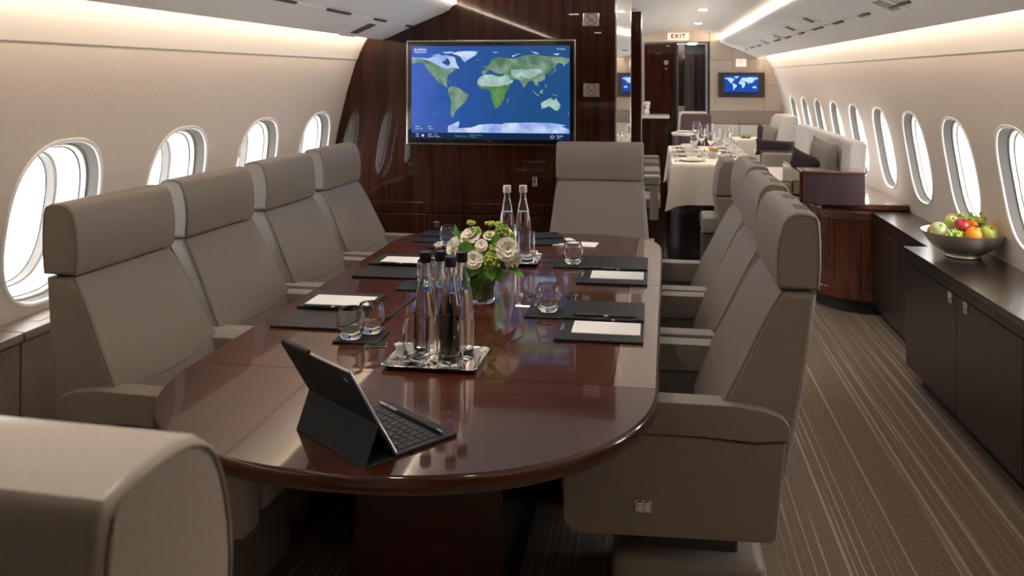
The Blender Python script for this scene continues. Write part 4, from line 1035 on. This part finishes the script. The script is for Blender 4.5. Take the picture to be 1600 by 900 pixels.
bm = bmesh.new(); lathe(bm, [(0, 0), (.008, 0), (.010, .012), (0, .014)], 14); bmesh.ops.transform(bm, matrix=Matrix.Translation((1.340, 5.30, .56)) @ Matrix.Rotation(-PI/2, 4, 'Y'), verts=bm.verts); fin('knob', bm, 'metal', cab2)
# curved mahogany cabinet
cc = empty('curved_cabinet', (0, 0, 0), label='curved red mahogany cabinet at the end of the aisle', cat='cabinet')
def arc(r_, cx=1.39, cy=6.10, x_end=None, n=20, sx=1.0, sy=1.0):
    return [(cx-r_*sx*math.cos(t*PI/2/n), cy-r_*sy*math.sin(t*PI/2/n)) for t in range(n+1)]
def carc(nm, dr_, z0, z1, m_, r=.003):
    bm = bmesh.new(); pts = arc(.38+dr_)+[(1.50, 6.10-.38-dr_), (1.50, 6.10)]
    prism(bm, pts, z0, z1, 'z', r=r, seg=2, minang=30); return fin(nm, bm, m_, cc)
carc('body', -.012, .09, .60, 'wood_red'); carc('top_rail', -.006, .600, .632, 'wood_tan'); carc('top', .012, .634, .658, 'wood_tan', .006); carc('lower_rail', -.004, .09, .15, 'wood_red'); carc('plinth', -.06, 0, .09, 'rubber', 0)
bm = bmesh.new(); prism(bm, arc(.376, n=20)[11:17]+[(p[0]+.02, p[1]+.02) for p in arc(.376, n=20)[11:17][::-1]], .155, .595, 'z'); fin('door', bm, 'wood_red', cc)
sl_ = empty('window_ledge', (0, 0, 0), label='polished tan wood ledge behind the curved cabinet along the wall', cat='ledge')
fin('slab', B(1.045, XC+hws(.7)-.002, 5.735, 6.115, .664, .70, .004, 2), 'wood_tan', sl_)
fin('slab', B(1.365, XC+hws(.7)-.002, 6.118, 8.28, .664, .70, .004, 2), 'wood_tan', sl_)
fin('front_edge', B(1.043, XC+hws(.68), 5.729, 5.737, .666, .692, .001, 1), 'wood_red', sl_)
fin('support', B(1.38, 1.50, 6.2, 8.25, 0, .664), 'wood_dark', sl_)
# small moss box near the chairs
mb = empty('moss_planter', (.835, 6.05, .0), label='small planter of pale green moss behind the nearest aisle chair', cat='planter')
bm = bmesh.new(); lathe(bm, [(0, 0), (.075, 0), (.075, .012), (.014, .02), (.014, .69), (.05, .70), (.066, .705), (.066, .72), (0, .72)], 24); fin('pedestal', bm, 'wood_dark', mb)
fin('box', B(-.065, .065, -.05, .05, .72, .79, .004, 1), mat('moss_glass', (.45, .48, .36), .2), mb); 
bm = bmesh.new(); rnd = random.Random(4)
for i in range(60): ball(bm, (rnd.uniform(-.055, .055), rnd.uniform(-.04, .04), .79), rnd.uniform(.008, .014), u=7, v=4)
fin('moss', bm, 'moss', mb)

# ---------------------------------------------------------------- fruit bowl
BX_, BY_ = 1.418, 4.335; BZ = .6625
bw = empty('fruit_bowl', (BX_, BY_, BZ), label='wide pewter bowl heaped with fruit on the long cabinet', cat='bowl')
bm = bmesh.new(); lathe(bm, [(0, 0), (.072, 0), (.076, .004), (.072, .012), (.082, .018), (.125, .045), (.155, .074), (.179, .113), (.182, .119), (.177, .117), (.150, .078), (.120, .047), (.078, .026), (0, .020)], 48); fin('bowl_body', bm, 'pewter', bw, 50)
def bpx(px, py, y):  # place fruit from its photo bearing at a chosen depth (metres in the cabin)
    ps = math.atan(222/1363); u = (px-800)/1363; v = (119-py)/1363; dx, dyy = u*math.cos(ps)-math.sin(ps), math.cos(ps)+u*math.sin(ps); t = y/dyy
    return Vector((dx*t, y, 1.5+v*t))
def fruit(name, px, py, y, R, m_, label, kind='apple', cat=None):
    def inside(c):      # clearance of the fruit inside the bowl wall
        d = math.hypot(c.x-BX_, c.y-BY_); zz = c.z-BZ
        rim = .172 if zz > .118 else .075+(.172-.075)*max(zz-.02, 0)/.098
        return rim-(R*(.80 if zz > .105 else .95))-d
    cs_ = [bpx(px, py, 4.15+.01*k) for k in range(37)]; best = [q for q in cs_ if inside(q) > 0]
    c = min(best, key=lambda q: abs(q.y-y)) if best else max(cs_, key=inside)
    if not best: v = Vector((BX_-c.x, BY_-c.y, 0)); c = c+v.normalized()*(-inside(c))
    r = empty(name, tuple(c), label=label, cat=cat or name.replace('_', ' '), group='fruit in the pewter bowl')
    bm = bmesh.new()
    if kind == 'apple': prof = [(0, -R*.80), (R*.30, -R*.90), (R*.65, -R*.76), (R*.92, -R*.35), (R, .10*R), (R*.92, R*.5), (R*.65, R*.80), (R*.30, R*.88), (R*.10, R*.78), (0, R*.68)]
    else: prof = [(0, -R)]+[(R*math.sin(PI*i/12), -R*math.cos(PI*i/12)*.97) for i in range(1, 12)]+[(0, R*.95)]
    lathe(bm, prof, 26)
    tl = Matrix.Rotation(random.uniform(.2, .7), 4, 'X') @ Matrix.Rotation(random.uniform(-.4, .4), 4, 'Y')
    bmesh.ops.transform(bm, matrix=tl, verts=bm.verts); fin('skin', bm, m_, r, 80)
    bm = bmesh.new()
    if kind == 'apple': tube(bm, [(0, 0, R*.66), (.001, .001, R*.85), (.003, .001, R*1.02)], .0013, 6)
    else: lathe(bm, [(0, R*.93), (.004, R*.94), (.003, R*.985), (0, R*.99)], 8)
    bmesh.ops.transform(bm, matrix=tl, verts=bm.verts); fin('stem', bm, 'leaf_dark', r)
    return r
fruit('orange', 1461, 362, 4.33, .036, 'orange', 'orange at the far left of the bowl', 'o')
fruit('apple', 1467, 360, 4.24, .0375, 'pale_apple', 'pale green apple at the left front of the bowl')
fruit('apple', 1486, 349, 4.33, .034, 'green_apple', 'yellow green apple behind, left of the red one')
fruit('apple', 1503, 352, 4.25, .034, 'red_apple', 'red apple at the middle of the heap')
fruit('orange', 1521, 367, 4.21, .036, 'orange', 'bright orange in front centre of the bowl', 'o')
fruit('apple', 1545, 365, 4.25, .0375, 'green_apple', 'green apple at the right front of the bowl')
fruit('peach', 1552, 362, 4.34, .038, 'peach', 'peach coloured fruit at the right end of the bowl', 'o')
fruit('mandarin', 1521, 350, 4.30, .021, 'orange', 'small mandarin right of the red apple', 'o')
fruit('peach', 1487, 344, 4.39, .030, 'peach', 'peach at the back of the heap', 'o')
fruit('orange', 1510, 372, 4.33, .040, 'orange', 'orange buried in the middle of the bowl', 'o')
fruit('orange', 1535, 372, 4.37, .038, 'orange', 'orange buried at the back of the bowl', 'o')
def grapes(spots, label, R=.0095):
    r = empty('grape_bunch', label=label, cat='grapes', group='green grapes in the bowl')
    bm = bmesh.new(); pts = [bpx(*s_) for s_ in spots]; 
    tube(bm, smooth_path([pts[0]+Vector((0, .012, -.004)), pts[len(pts)//2]+Vector((0, .012, -.004)), pts[-1]+Vector((0, .012, -.004))], 5), .0014, 5); fin('stalk', bm, 'leaf', r)
    for p in pts:
        bm = bmesh.new(); ball(bm, p, R, sz=1.15, u=10, v=7); fin('grape', bm, 'grape', r, 80)
grapes([(1484+4*i, 366+(i*7 % 9), 4.205+.006*(i % 3)) for i in range(6)]+[(1488+5*i, 362+(i*5 % 4), 4.225) for i in range(4)], 'green grape cluster at the bowl front left', .011)
rg = random.Random(3)
grapes([(1497+4.6*i+rg.uniform(-2, 2), 334+rg.uniform(-5, 6)+.55*i*(i > 4), 4.33+rg.uniform(-.02, .02)) for i in range(10)]+[(1500+4.5*i, 340+.8*i, 4.31+rg.uniform(-.02, .02)) for i in range(9)], 'green grape bunch topping the heap of fruit')
grapes([(1526+rg.uniform(-4, 12), 346+rg.uniform(-6, 8), 4.31+rg.uniform(-.02, .03)) for i in range(14)], 'green grapes trailing at the upper right of the heap')

# ================================================================== divans, cushions
def cushion(name, loc, w, h, t, rot, m_, label, cat='cushion'):
    bm = bmesh.new(); n = 10; top = []; bot = []
    for sgn in (1, -1):
        rows = []
        for i in range(n+1):
            row = []
            for j in range(n+1):
                u, v = -1+2*i/n, -1+2*j/n
                pin = 1-.10*(1-u*u)*abs(v)**3-0
                x = u*w/2*(1-.08*(1-v*v)*1), 0
                hx = w/2*u*(1-.07*(1-v*v)); hz = h/2*v*(1-.07*(1-u*u))
                th_ = t/2*((1-u**4)*(1-v**4))**.6
                row.append((hx, sgn*th_, hz))
            rows.append(row)
        loft(bm, rows)
    bmesh.ops.remove_doubles(bm, verts=bm.verts, dist=.0008)
    o = fin(name, bm, m_, None, 80); o.location = loc; o.rotation_euler = rot; tag(o, label, cat); return o
dv = empty('divan', (0, 0, 0), label='nearer pale upholstered divan with a plum leather end panel', cat='sofa')
fin('seat', B(.95, 1.32, 6.13, 7.99, .52, .70, .03, 3), 'sofa', dv)
fin('arm_pad', B(.95, 1.21, 5.90, 6.12, .702, .79, .015, 2), 'sofa', dv)
fin('base', B(.98, 1.32, 6.13, 8.0, .0, .52, .01, 1), 'leather', dv)
bm = bmesh.new()
for a, b in ((5.90, 6.62), (6.625, 7.34), (7.345, 8.06)):
    bb = bmesh.new(); prism(bb, [(1.215, .71), (1.33, .71), (1.355, 1.055), (1.335, 1.075), (1.265, 1.075), (1.245, 1.05)], a, b, 'y', r=.018, seg=3, capsonly=True); fin('back_cushion', bb, 'sofa', dv)
bm.free()
far_arm = fin('armrest', B(.955, 1.27, 8.0, 8.12, .50, .815, .02, 3), 'leather', dv)
fin('arm_trim', B(.945, 1.28, 8.10, 8.135, .50, .83, .008, 1), 'purple', dv)
ea = bmesh.new(); prism(ea, [(.925, 5.70), (1.0, 5.665), (1.15, 5.645), (1.285, 5.655), (1.285, 5.90), (.925, 5.90)], .70, .895, 'z', r=.006, seg=2, minang=40); fin('end_panel', ea, 'purple', dv)
ec = bmesh.new(); prism(ec, [(.915, 5.695), (1.0, 5.655), (1.15, 5.635), (1.292, 5.645), (1.292, 5.90), (.915, 5.90)], .895, .91, 'z', r=.004, seg=2, minang=40); fin('cap_rail', ec, 'wood_tan', dv)
fin('side_panel', B(.905, .925, 5.72, 6.45, .70, .893, .003, 1), 'wood_red', dv)
fin('ashtray_cover', B(.94, 1.03, 5.74, 5.80, .909, .914, .001, 1), 'metal', dv)
cushion('cushion', (1.03, 6.30, .850), .26, .24, .12, (0, .32, -.75), 'plum', 'dark plum cushion on the nearer divan')
cushion('cushion', (1.145, 6.26, .895), .30, .34, .11, (.0, .15, -1.2), 'grey_cushion', 'grey cushion behind the dark plum one on the divan')
dv2 = empty('divan', (0, 0, 0), label='farther pale divan by the last windows', cat='sofa')
bb = bmesh.new(); prism(bb, [(1.16, .62), (1.40, .62), (1.42, 1.07), (1.40, 1.10), (1.28, 1.10), (1.24, 1.06)], 8.95, 9.66, 'y', r=.02, seg=3, capsonly=True); fin('back_cushion', bb, 'sofa', dv2)
fin('seat', B(1.04, 1.38, 8.95, 9.66, .40, .72, .03, 2), 'sofa', dv2)
fin('end_panel', B(1.10, 1.50, 8.86, 8.94, .30, .845, .015, 2), 'purple', dv2)
cushion('cushion', (1.17, 9.15, .86), .26, .28, .10, (.1, .25, -1.1), 'grey_cushion', 'small pale grey cushion on the farther divan')
cushion('cushion', (1.10, 8.22, .845), .38, .15, .10, (-.25, .06, 0), 'plum', 'dark brown cushion lying on the far arm of the nearer divan')
cushion('cushion', (1.30-.17, 9.5, .85), .22, .26, .08, (.1, .3, -1.3), 'plum', 'dark cushion tucked against the farther divan back')
sf = empty('bench_seat', (0, 0, 0), label='pale bench seat along the far wall under the small screen', cat='sofa')
for a, b in ((.70, 1.0), (1.003, 1.40)):
    fin('back_cushion', B(a, b, 10.68, 10.78, .60, .92, .02, 2), 'sofa', sf)
fin('seat', B(.70, 1.40, 10.25, 10.68, .35, .60, .03, 2), 'sofa', sf)
# shell chair near the far doorway
sh = empty('armchair', (.47, 10.15, 0), label='plum shell-back armchair before the far doorway', cat='chair')
bm = bmesh.new(); prism(bm, [(-.21, .30), (.21, .30), (.165, 1.055), (.14, 1.075), (-.14, 1.075), (-.165, 1.055)], -.05, .03, 'y', r=.015, seg=2, capsonly=True); fin('outer_shell', bm, 'purple', sh)
bm = bmesh.new(); prism(bm, [(-.24, .30), (.17, .30), (.13, 1.075), (.11, 1.095), (-.165, 1.095), (-.19, 1.07)], .035, .11, 'y', r=.02, seg=2, capsonly=True); fin('backrest', bm, 'sofa', sh)
fin('seat', B(-.22, .2, .1, .5, .28, .46, .03, 2), 'sofa', sh)
fin('base', B(-.12, .12, 0, .3, 0, .3, .02, 1), 'rubber', sh)

# ================================================================== dining area
dt = empty('dining_table', (0, 0, 0), label='dining table hidden under the nearer white cloth', cat='table')
fin('tabletop', B(.16, .89, 7.66, 9.59, .70, .735, .005, 1), 'wood_dark', dt); fin('pedestal', B(.45, .65, 8.2, 9.1, 0, .70, .01, 1), 'wood_dark', dt)
def cloth(name, x0, x1, y0, y1, zt, zb, label, group=None):
    bm = bmesh.new(); n = 40
    def per(k, off):
        # rounded rectangle perimeter, k in 0..1
        pts = []
        W_, D_ = x1-x0, y1-y0; P4 = 2*(W_+D_); s_ = k*P4
        if s_ < W_: p = (x0+s_, y0); nr = (0, -1)
        elif s_ < W_+D_: p = (x1, y0+s_-W_); nr = (1, 0)
        elif s_ < 2*W_+D_: p = (x1-(s_-W_-D_), y1); nr = (0, 1)
        else: p = (x0, y1-(s_-2*W_-D_)); nr = (-1, 0)
        return p, nr, s_
    P4 = 2*((x1-x0)+(y1-y0)); W_, D_ = x1-x0, y1-y0
    corners = [0, W_/P4, (W_+D_)/P4, (2*W_+D_)/P4]
    N_ = 160; ks = sorted(set([i/N_ for i in range(N_)]+corners))
    rows = []
    for h in (0, .02, .10, .3, .55, .8, 1.0):
        row = []
        for k in ks:
            p, nr, s_ = per(k, 0)
            dc = min(abs((k-c+.5) % 1-.5) for c in corners)*P4
            cornerf = math.exp(-(dc/.06)**2)
            fold = .5+.5*math.sin(s_*2*PI/.23+math.sin(s_*5)*1.2)
            out = .006*(h > 0)+h*(.012+.020*fold*(.3+.7*math.exp(-(dc/.25)**2)))+h*cornerf*.055
            dx = p[0]-(x0+x1)/2; dy_ = p[1]-(y0+y1)/2
            ox, oy = nr
            if cornerf > .2: ox, oy = math.copysign(.75, dx), math.copysign(.75, dy_)
            z = zt+(zb-zt)*h - h*cornerf*.16*(zt-zb)
            row.append((p[0]+ox*out, p[1]+oy*out, z))
        rows.append(row)
    loft(bm, rows, True); polyface(bm, rows[0])
    o = fin(name, bm, 'cloth', None, 60); tag(o, label, 'tablecloth', group); return o
cloth('tablecloth', .155, .895, 7.65, 9.60, .745, .395, 'cream cloth hanging over the nearer dining table')
TZ = .7455
def plate_setting(x, y, i, side):
    r = empty('dinner_plate', (x, y, TZ), label='white plate with folded napkin, place %s on the %s of the dining table' % (('nearest', 'second', 'third', 'farthest')[i], side), cat='plate', group='plates on the dining table')
    bm = bmesh.new(); lathe(bm, [(0, 0), (.07, 0), (.085, .006), (.125, .016), (.127, .018), (.085, .010), (.06, .006), (0, .006)], 28); fin('rim', bm, 'china', r, 50)
    n_ = empty('napkin', (x, y, TZ+.0075), .1*i, label='folded cream napkin on the %s %s plate' % (('nearest', 'second', 'third', 'farthest')[i], side), cat='napkin', group='folded napkins on plates')
    fin('fold', B(-.055, .055, -.045, .045, 0, .022, .009, 2), 'cloth', n_); fin('fold', B(-.045, .05, -.03, .03, .020, .036, .007, 2), 'cloth', n_)
for i, y in enumerate((7.90, 8.38, 8.86, 9.34)):
    plate_setting(.33, y, i, 'left'); plate_setting(.755, y, i, 'right')
    for sgn, xx, sd in ((-1, .19, 'left'), (1, .895, 'right')):
        k = empty('knife', (xx+(-.0 if sgn < 0 else 0), y, TZ), label='silver knife by the %s %s plate' % (('nearest', 'second', 'third', 'farthest')[i], sd), cat='cutlery', group='knives on the dining table')
        bm = bmesh.new(); box(bm, -.006, .006, -.10, .02, 0, .0025, .001, 1); fin('blade', bm, 'metal', k)
        bm = bmesh.new(); box(bm, -.0045, .0045, .02, .10, 0, .005, .002, 1); fin('handle', bm, 'metal', k)
def wineglass(R=.038, H=.235):
    r = empty('wine_glass', label='', cat='glass'); bm = bmesh.new(); s_ = H/.235
    pf = [(0, 0), (.034, 0), (.034, .002), (.010, .006), (.0035, .012), (.003, .10), (.006, .112), (.022, .122), (R*.92, .150), (R, .175), (R*.95, .205), (R*.80, .235), (R*.78, .235), (R*.93, .205), (R-.0015, .175), (R*.89, .152), (.018, .124), (0, .116)]
    lathe(bm, [(a, b*s_) for a, b in pf], 24); fin('bowl_and_stem', bm, 'glass', r, 60); return r
wg = wineglass(); k = 0
wl = ['leftmost', 'second from left', 'third from left', 'fourth from left', 'middle', 'right of middle', 'fourth from right', 'third from right', 'second from right', 'rightmost', 'rear left', 'rear right']
for x, y, h in ((.36, 8.10, 1), (.45, 8.55, 1.08), (.52, 8.2, 1), (.50, 9.0, 1.15), (.61, 8.75, 1.05), (.66, 8.25, 1), (.70, 8.62, .95), (.58, 9.35, 1.12), (.74, 9.1, 1), (.70, 8.05, .85), (.44, 9.35, 1.2), (.80, 9.48, 1.0)):
    o = wg if k == 0 else copy_tree(wg); place(o, (x, y, TZ), 0, wl[k]+' stemmed wine glass on the dining table', 'wine glasses on the dining table', h); k += 1
# small bowl with orange blossom
sb = empty('centrepiece_bowl', (.555, 8.35, TZ), label='small glass bowl with peach blossoms on the dining table', cat='bowl')
bm = bmesh.new(); lathe(bm, [(0, 0), (.04, 0), (.062, .03), (.058, .05), (.056, .05), (.059, .03), (.038, .004), (0, .004)], 24); fin('dish', bm, 'china', sb)
bm = bmesh.new(); rnd = random.Random(9)
for i in range(22): ball(bm, (rnd.uniform(-.04, .04), rnd.uniform(-.04, .04), .055+rnd.uniform(0, .03)), rnd.uniform(.008, .014), u=7, v=5)
fin('blossoms', bm, 'peach', sb)
# far tables
ft_ = empty('round_side_table', (.33, 9.86, 0), label='white-topped table with plum base beyond the dining table', cat='table')
bm = bmesh.new(); lathe(bm, [(0, .845), (.135, .845), (.142, .855), (.142, .872), (.135, .878), (0, .878)], 32, sx=1.0, sy=1.2); fin('tabletop', bm, 'china', ft_)
bm = bmesh.new(); lathe(bm, [(0, .0), (.15, .0), (.145, .6), (.13, .845), (0, .845)], 32); fin('base', bm, 'purple', ft_)
pl_ = empty('dinner_plate', (.33, 9.86, .8785), label='white plate on the round plum-based table', cat='plate', group='plates on the far tables'); bm = bmesh.new(); lathe(bm, [(0, 0), (.05, 0), (.09, .012), (.092, .014), (.05, .006), (0, .006)], 24); fin('rim', bm, 'china', pl_)
cloth('tablecloth', .78, 1.32, 9.76, 10.15, .815, .45, 'white cloth on the far table by the bench seat')
f2 = empty('dining_table', (0, 0, 0), label='far small table under the second white cloth', cat='table'); fin('tabletop', B(.79, 1.31, 9.77, 10.14, .78, .805), 'wood_dark', f2, 0); fin('pedestal', B(1.0, 1.1, 9.9, 10.05, 0, .78), 'wood_dark', f2, 0)
pg = empty('green_plant', (1.0, 9.93, .8155), label='low tuft of lime green plants on the far white table', cat='plant')
bm = bmesh.new(); lathe(bm, [(0, 0), (.05, 0), (.055, .012), (0, .012)], 20); fin('dish', bm, 'rubber', pg)
bm = bmesh.new(); rnd = random.Random(2)
for i in range(60): a = rnd.uniform(0, 2*PI); q = rnd.uniform(0, .05); tube(bm, [(q*math.cos(a), q*math.sin(a), .01), (1.5*q*math.cos(a), 1.5*q*math.sin(a), .03+rnd.uniform(0, .02))], .003, 4)
fin('leaves', bm, 'lime', pg)
# credenza with cream top at left of the doorway
cr = empty('credenza', (0, 0, 0), label='dark credenza with cream top left of the far doorway', cat='cabinet')
fin('body', B(-.6, .15, 10.30, 10.62, 0, 1.0, .005, 1), 'wood_wall', cr); fin('top', B(-.6, .178, 10.27, 10.64, 1.005, 1.045, .012, 2), 'china', cr)
fin('door', B(-.2, .02, 10.292, 10.30, .1, .97, .002, 1), 'wood_wall', cr); fin('door', B(.024, .14, 10.292, 10.30, .1, .97, .002, 1), 'wood_wall', cr)
fv = empty('flower_vase', (-.085, 10.42, 1.046), label='small vase of white blooms on the credenza', cat='vase')
bm = bmesh.new(); lathe(bm, [(0, 0), (.025, 0), (.035, .03), (.022, .07), (.018, .07), (.03, .03), (0, .006)], 20); fin('pot', bm, 'china', fv)
bm = bmesh.new()
for i in range(9): ball(bm, (random.uniform(-.03, .03), random.uniform(-.03, .03), .08+random.uniform(0, .06)), .014, sz=1.6, u=8, v=5)
fin('blooms', bm, 'petal', fv)
# dining chairs on the left: armrest boxes on posts, seats facing the table
def dchair(label):
    r = empty('dining_armchair', label=label, cat='chair', group='taupe armchairs left of the dining table')
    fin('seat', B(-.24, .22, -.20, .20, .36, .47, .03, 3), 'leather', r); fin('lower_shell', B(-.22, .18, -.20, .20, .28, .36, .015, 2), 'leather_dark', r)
    bb = bmesh.new(); prism(bb, [(-.33, .36), (-.22, .36), (-.27, .96), (-.30, .985), (-.34, .97)], -.22, .22, 'y', r=.02, seg=2, capsonly=True); fin('backrest', bb, 'leather', r)
    for sg in (-1, 1):
        y0, y1 = sorted((sg*.27, sg*.20)); a = fin('armrest', B(-.30, .22, y0, y1, .57, .665, .025, 3), 'leather', r)
        fin('arm_post', B(.13, .20, y0+.008, y1-.008, .28, .58, .008, 1), 'leather', a)
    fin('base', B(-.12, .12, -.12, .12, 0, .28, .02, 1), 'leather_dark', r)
    return r
dc = dchair('')
for i, (y, lb) in enumerate(((7.72, 'nearest taupe armchair at the left of the dining table'), (8.40, 'second taupe armchair at the left of the dining table'), (9.08, 'third taupe armchair at the left of the dining table'))):
    o = dc if i == 0 else copy_tree(dc); place(o, (-.165, y, 0), 0, lb)
# dining chair near the cloth, back towards the aisle
d2 = empty('dining_armchair', (.50, 6.75, 0), label='taupe swivel chair between the dining cloth and the conference chairs', cat='chair')
bb = bmesh.new(); prism(bb, [(-.02, .30), (.07, .30), (.11, .60), (.105, .615), (-.055, .615)], -.21, .21, 'y', r=.02, seg=3, capsonly=True); fin('backrest', bb, 'leather', d2)
bb = bmesh.new(); prism(bb, [(-.055, .622), (.105, .622), (.125, .78), (.11, .86), (.07, .885), (.0, .88), (-.035, .80)], -.20, .20, 'y', r=.02, seg=3, capsonly=True); fin('headrest', bb, 'leather', d2)
fin('seat', B(-.15, .0, -.18, .18, .34, .46, .03, 2), 'leather', d2); fin('base', B(-.15, .05, -.1, .1, 0, .34, .02, 1), 'leather_dark', d2)
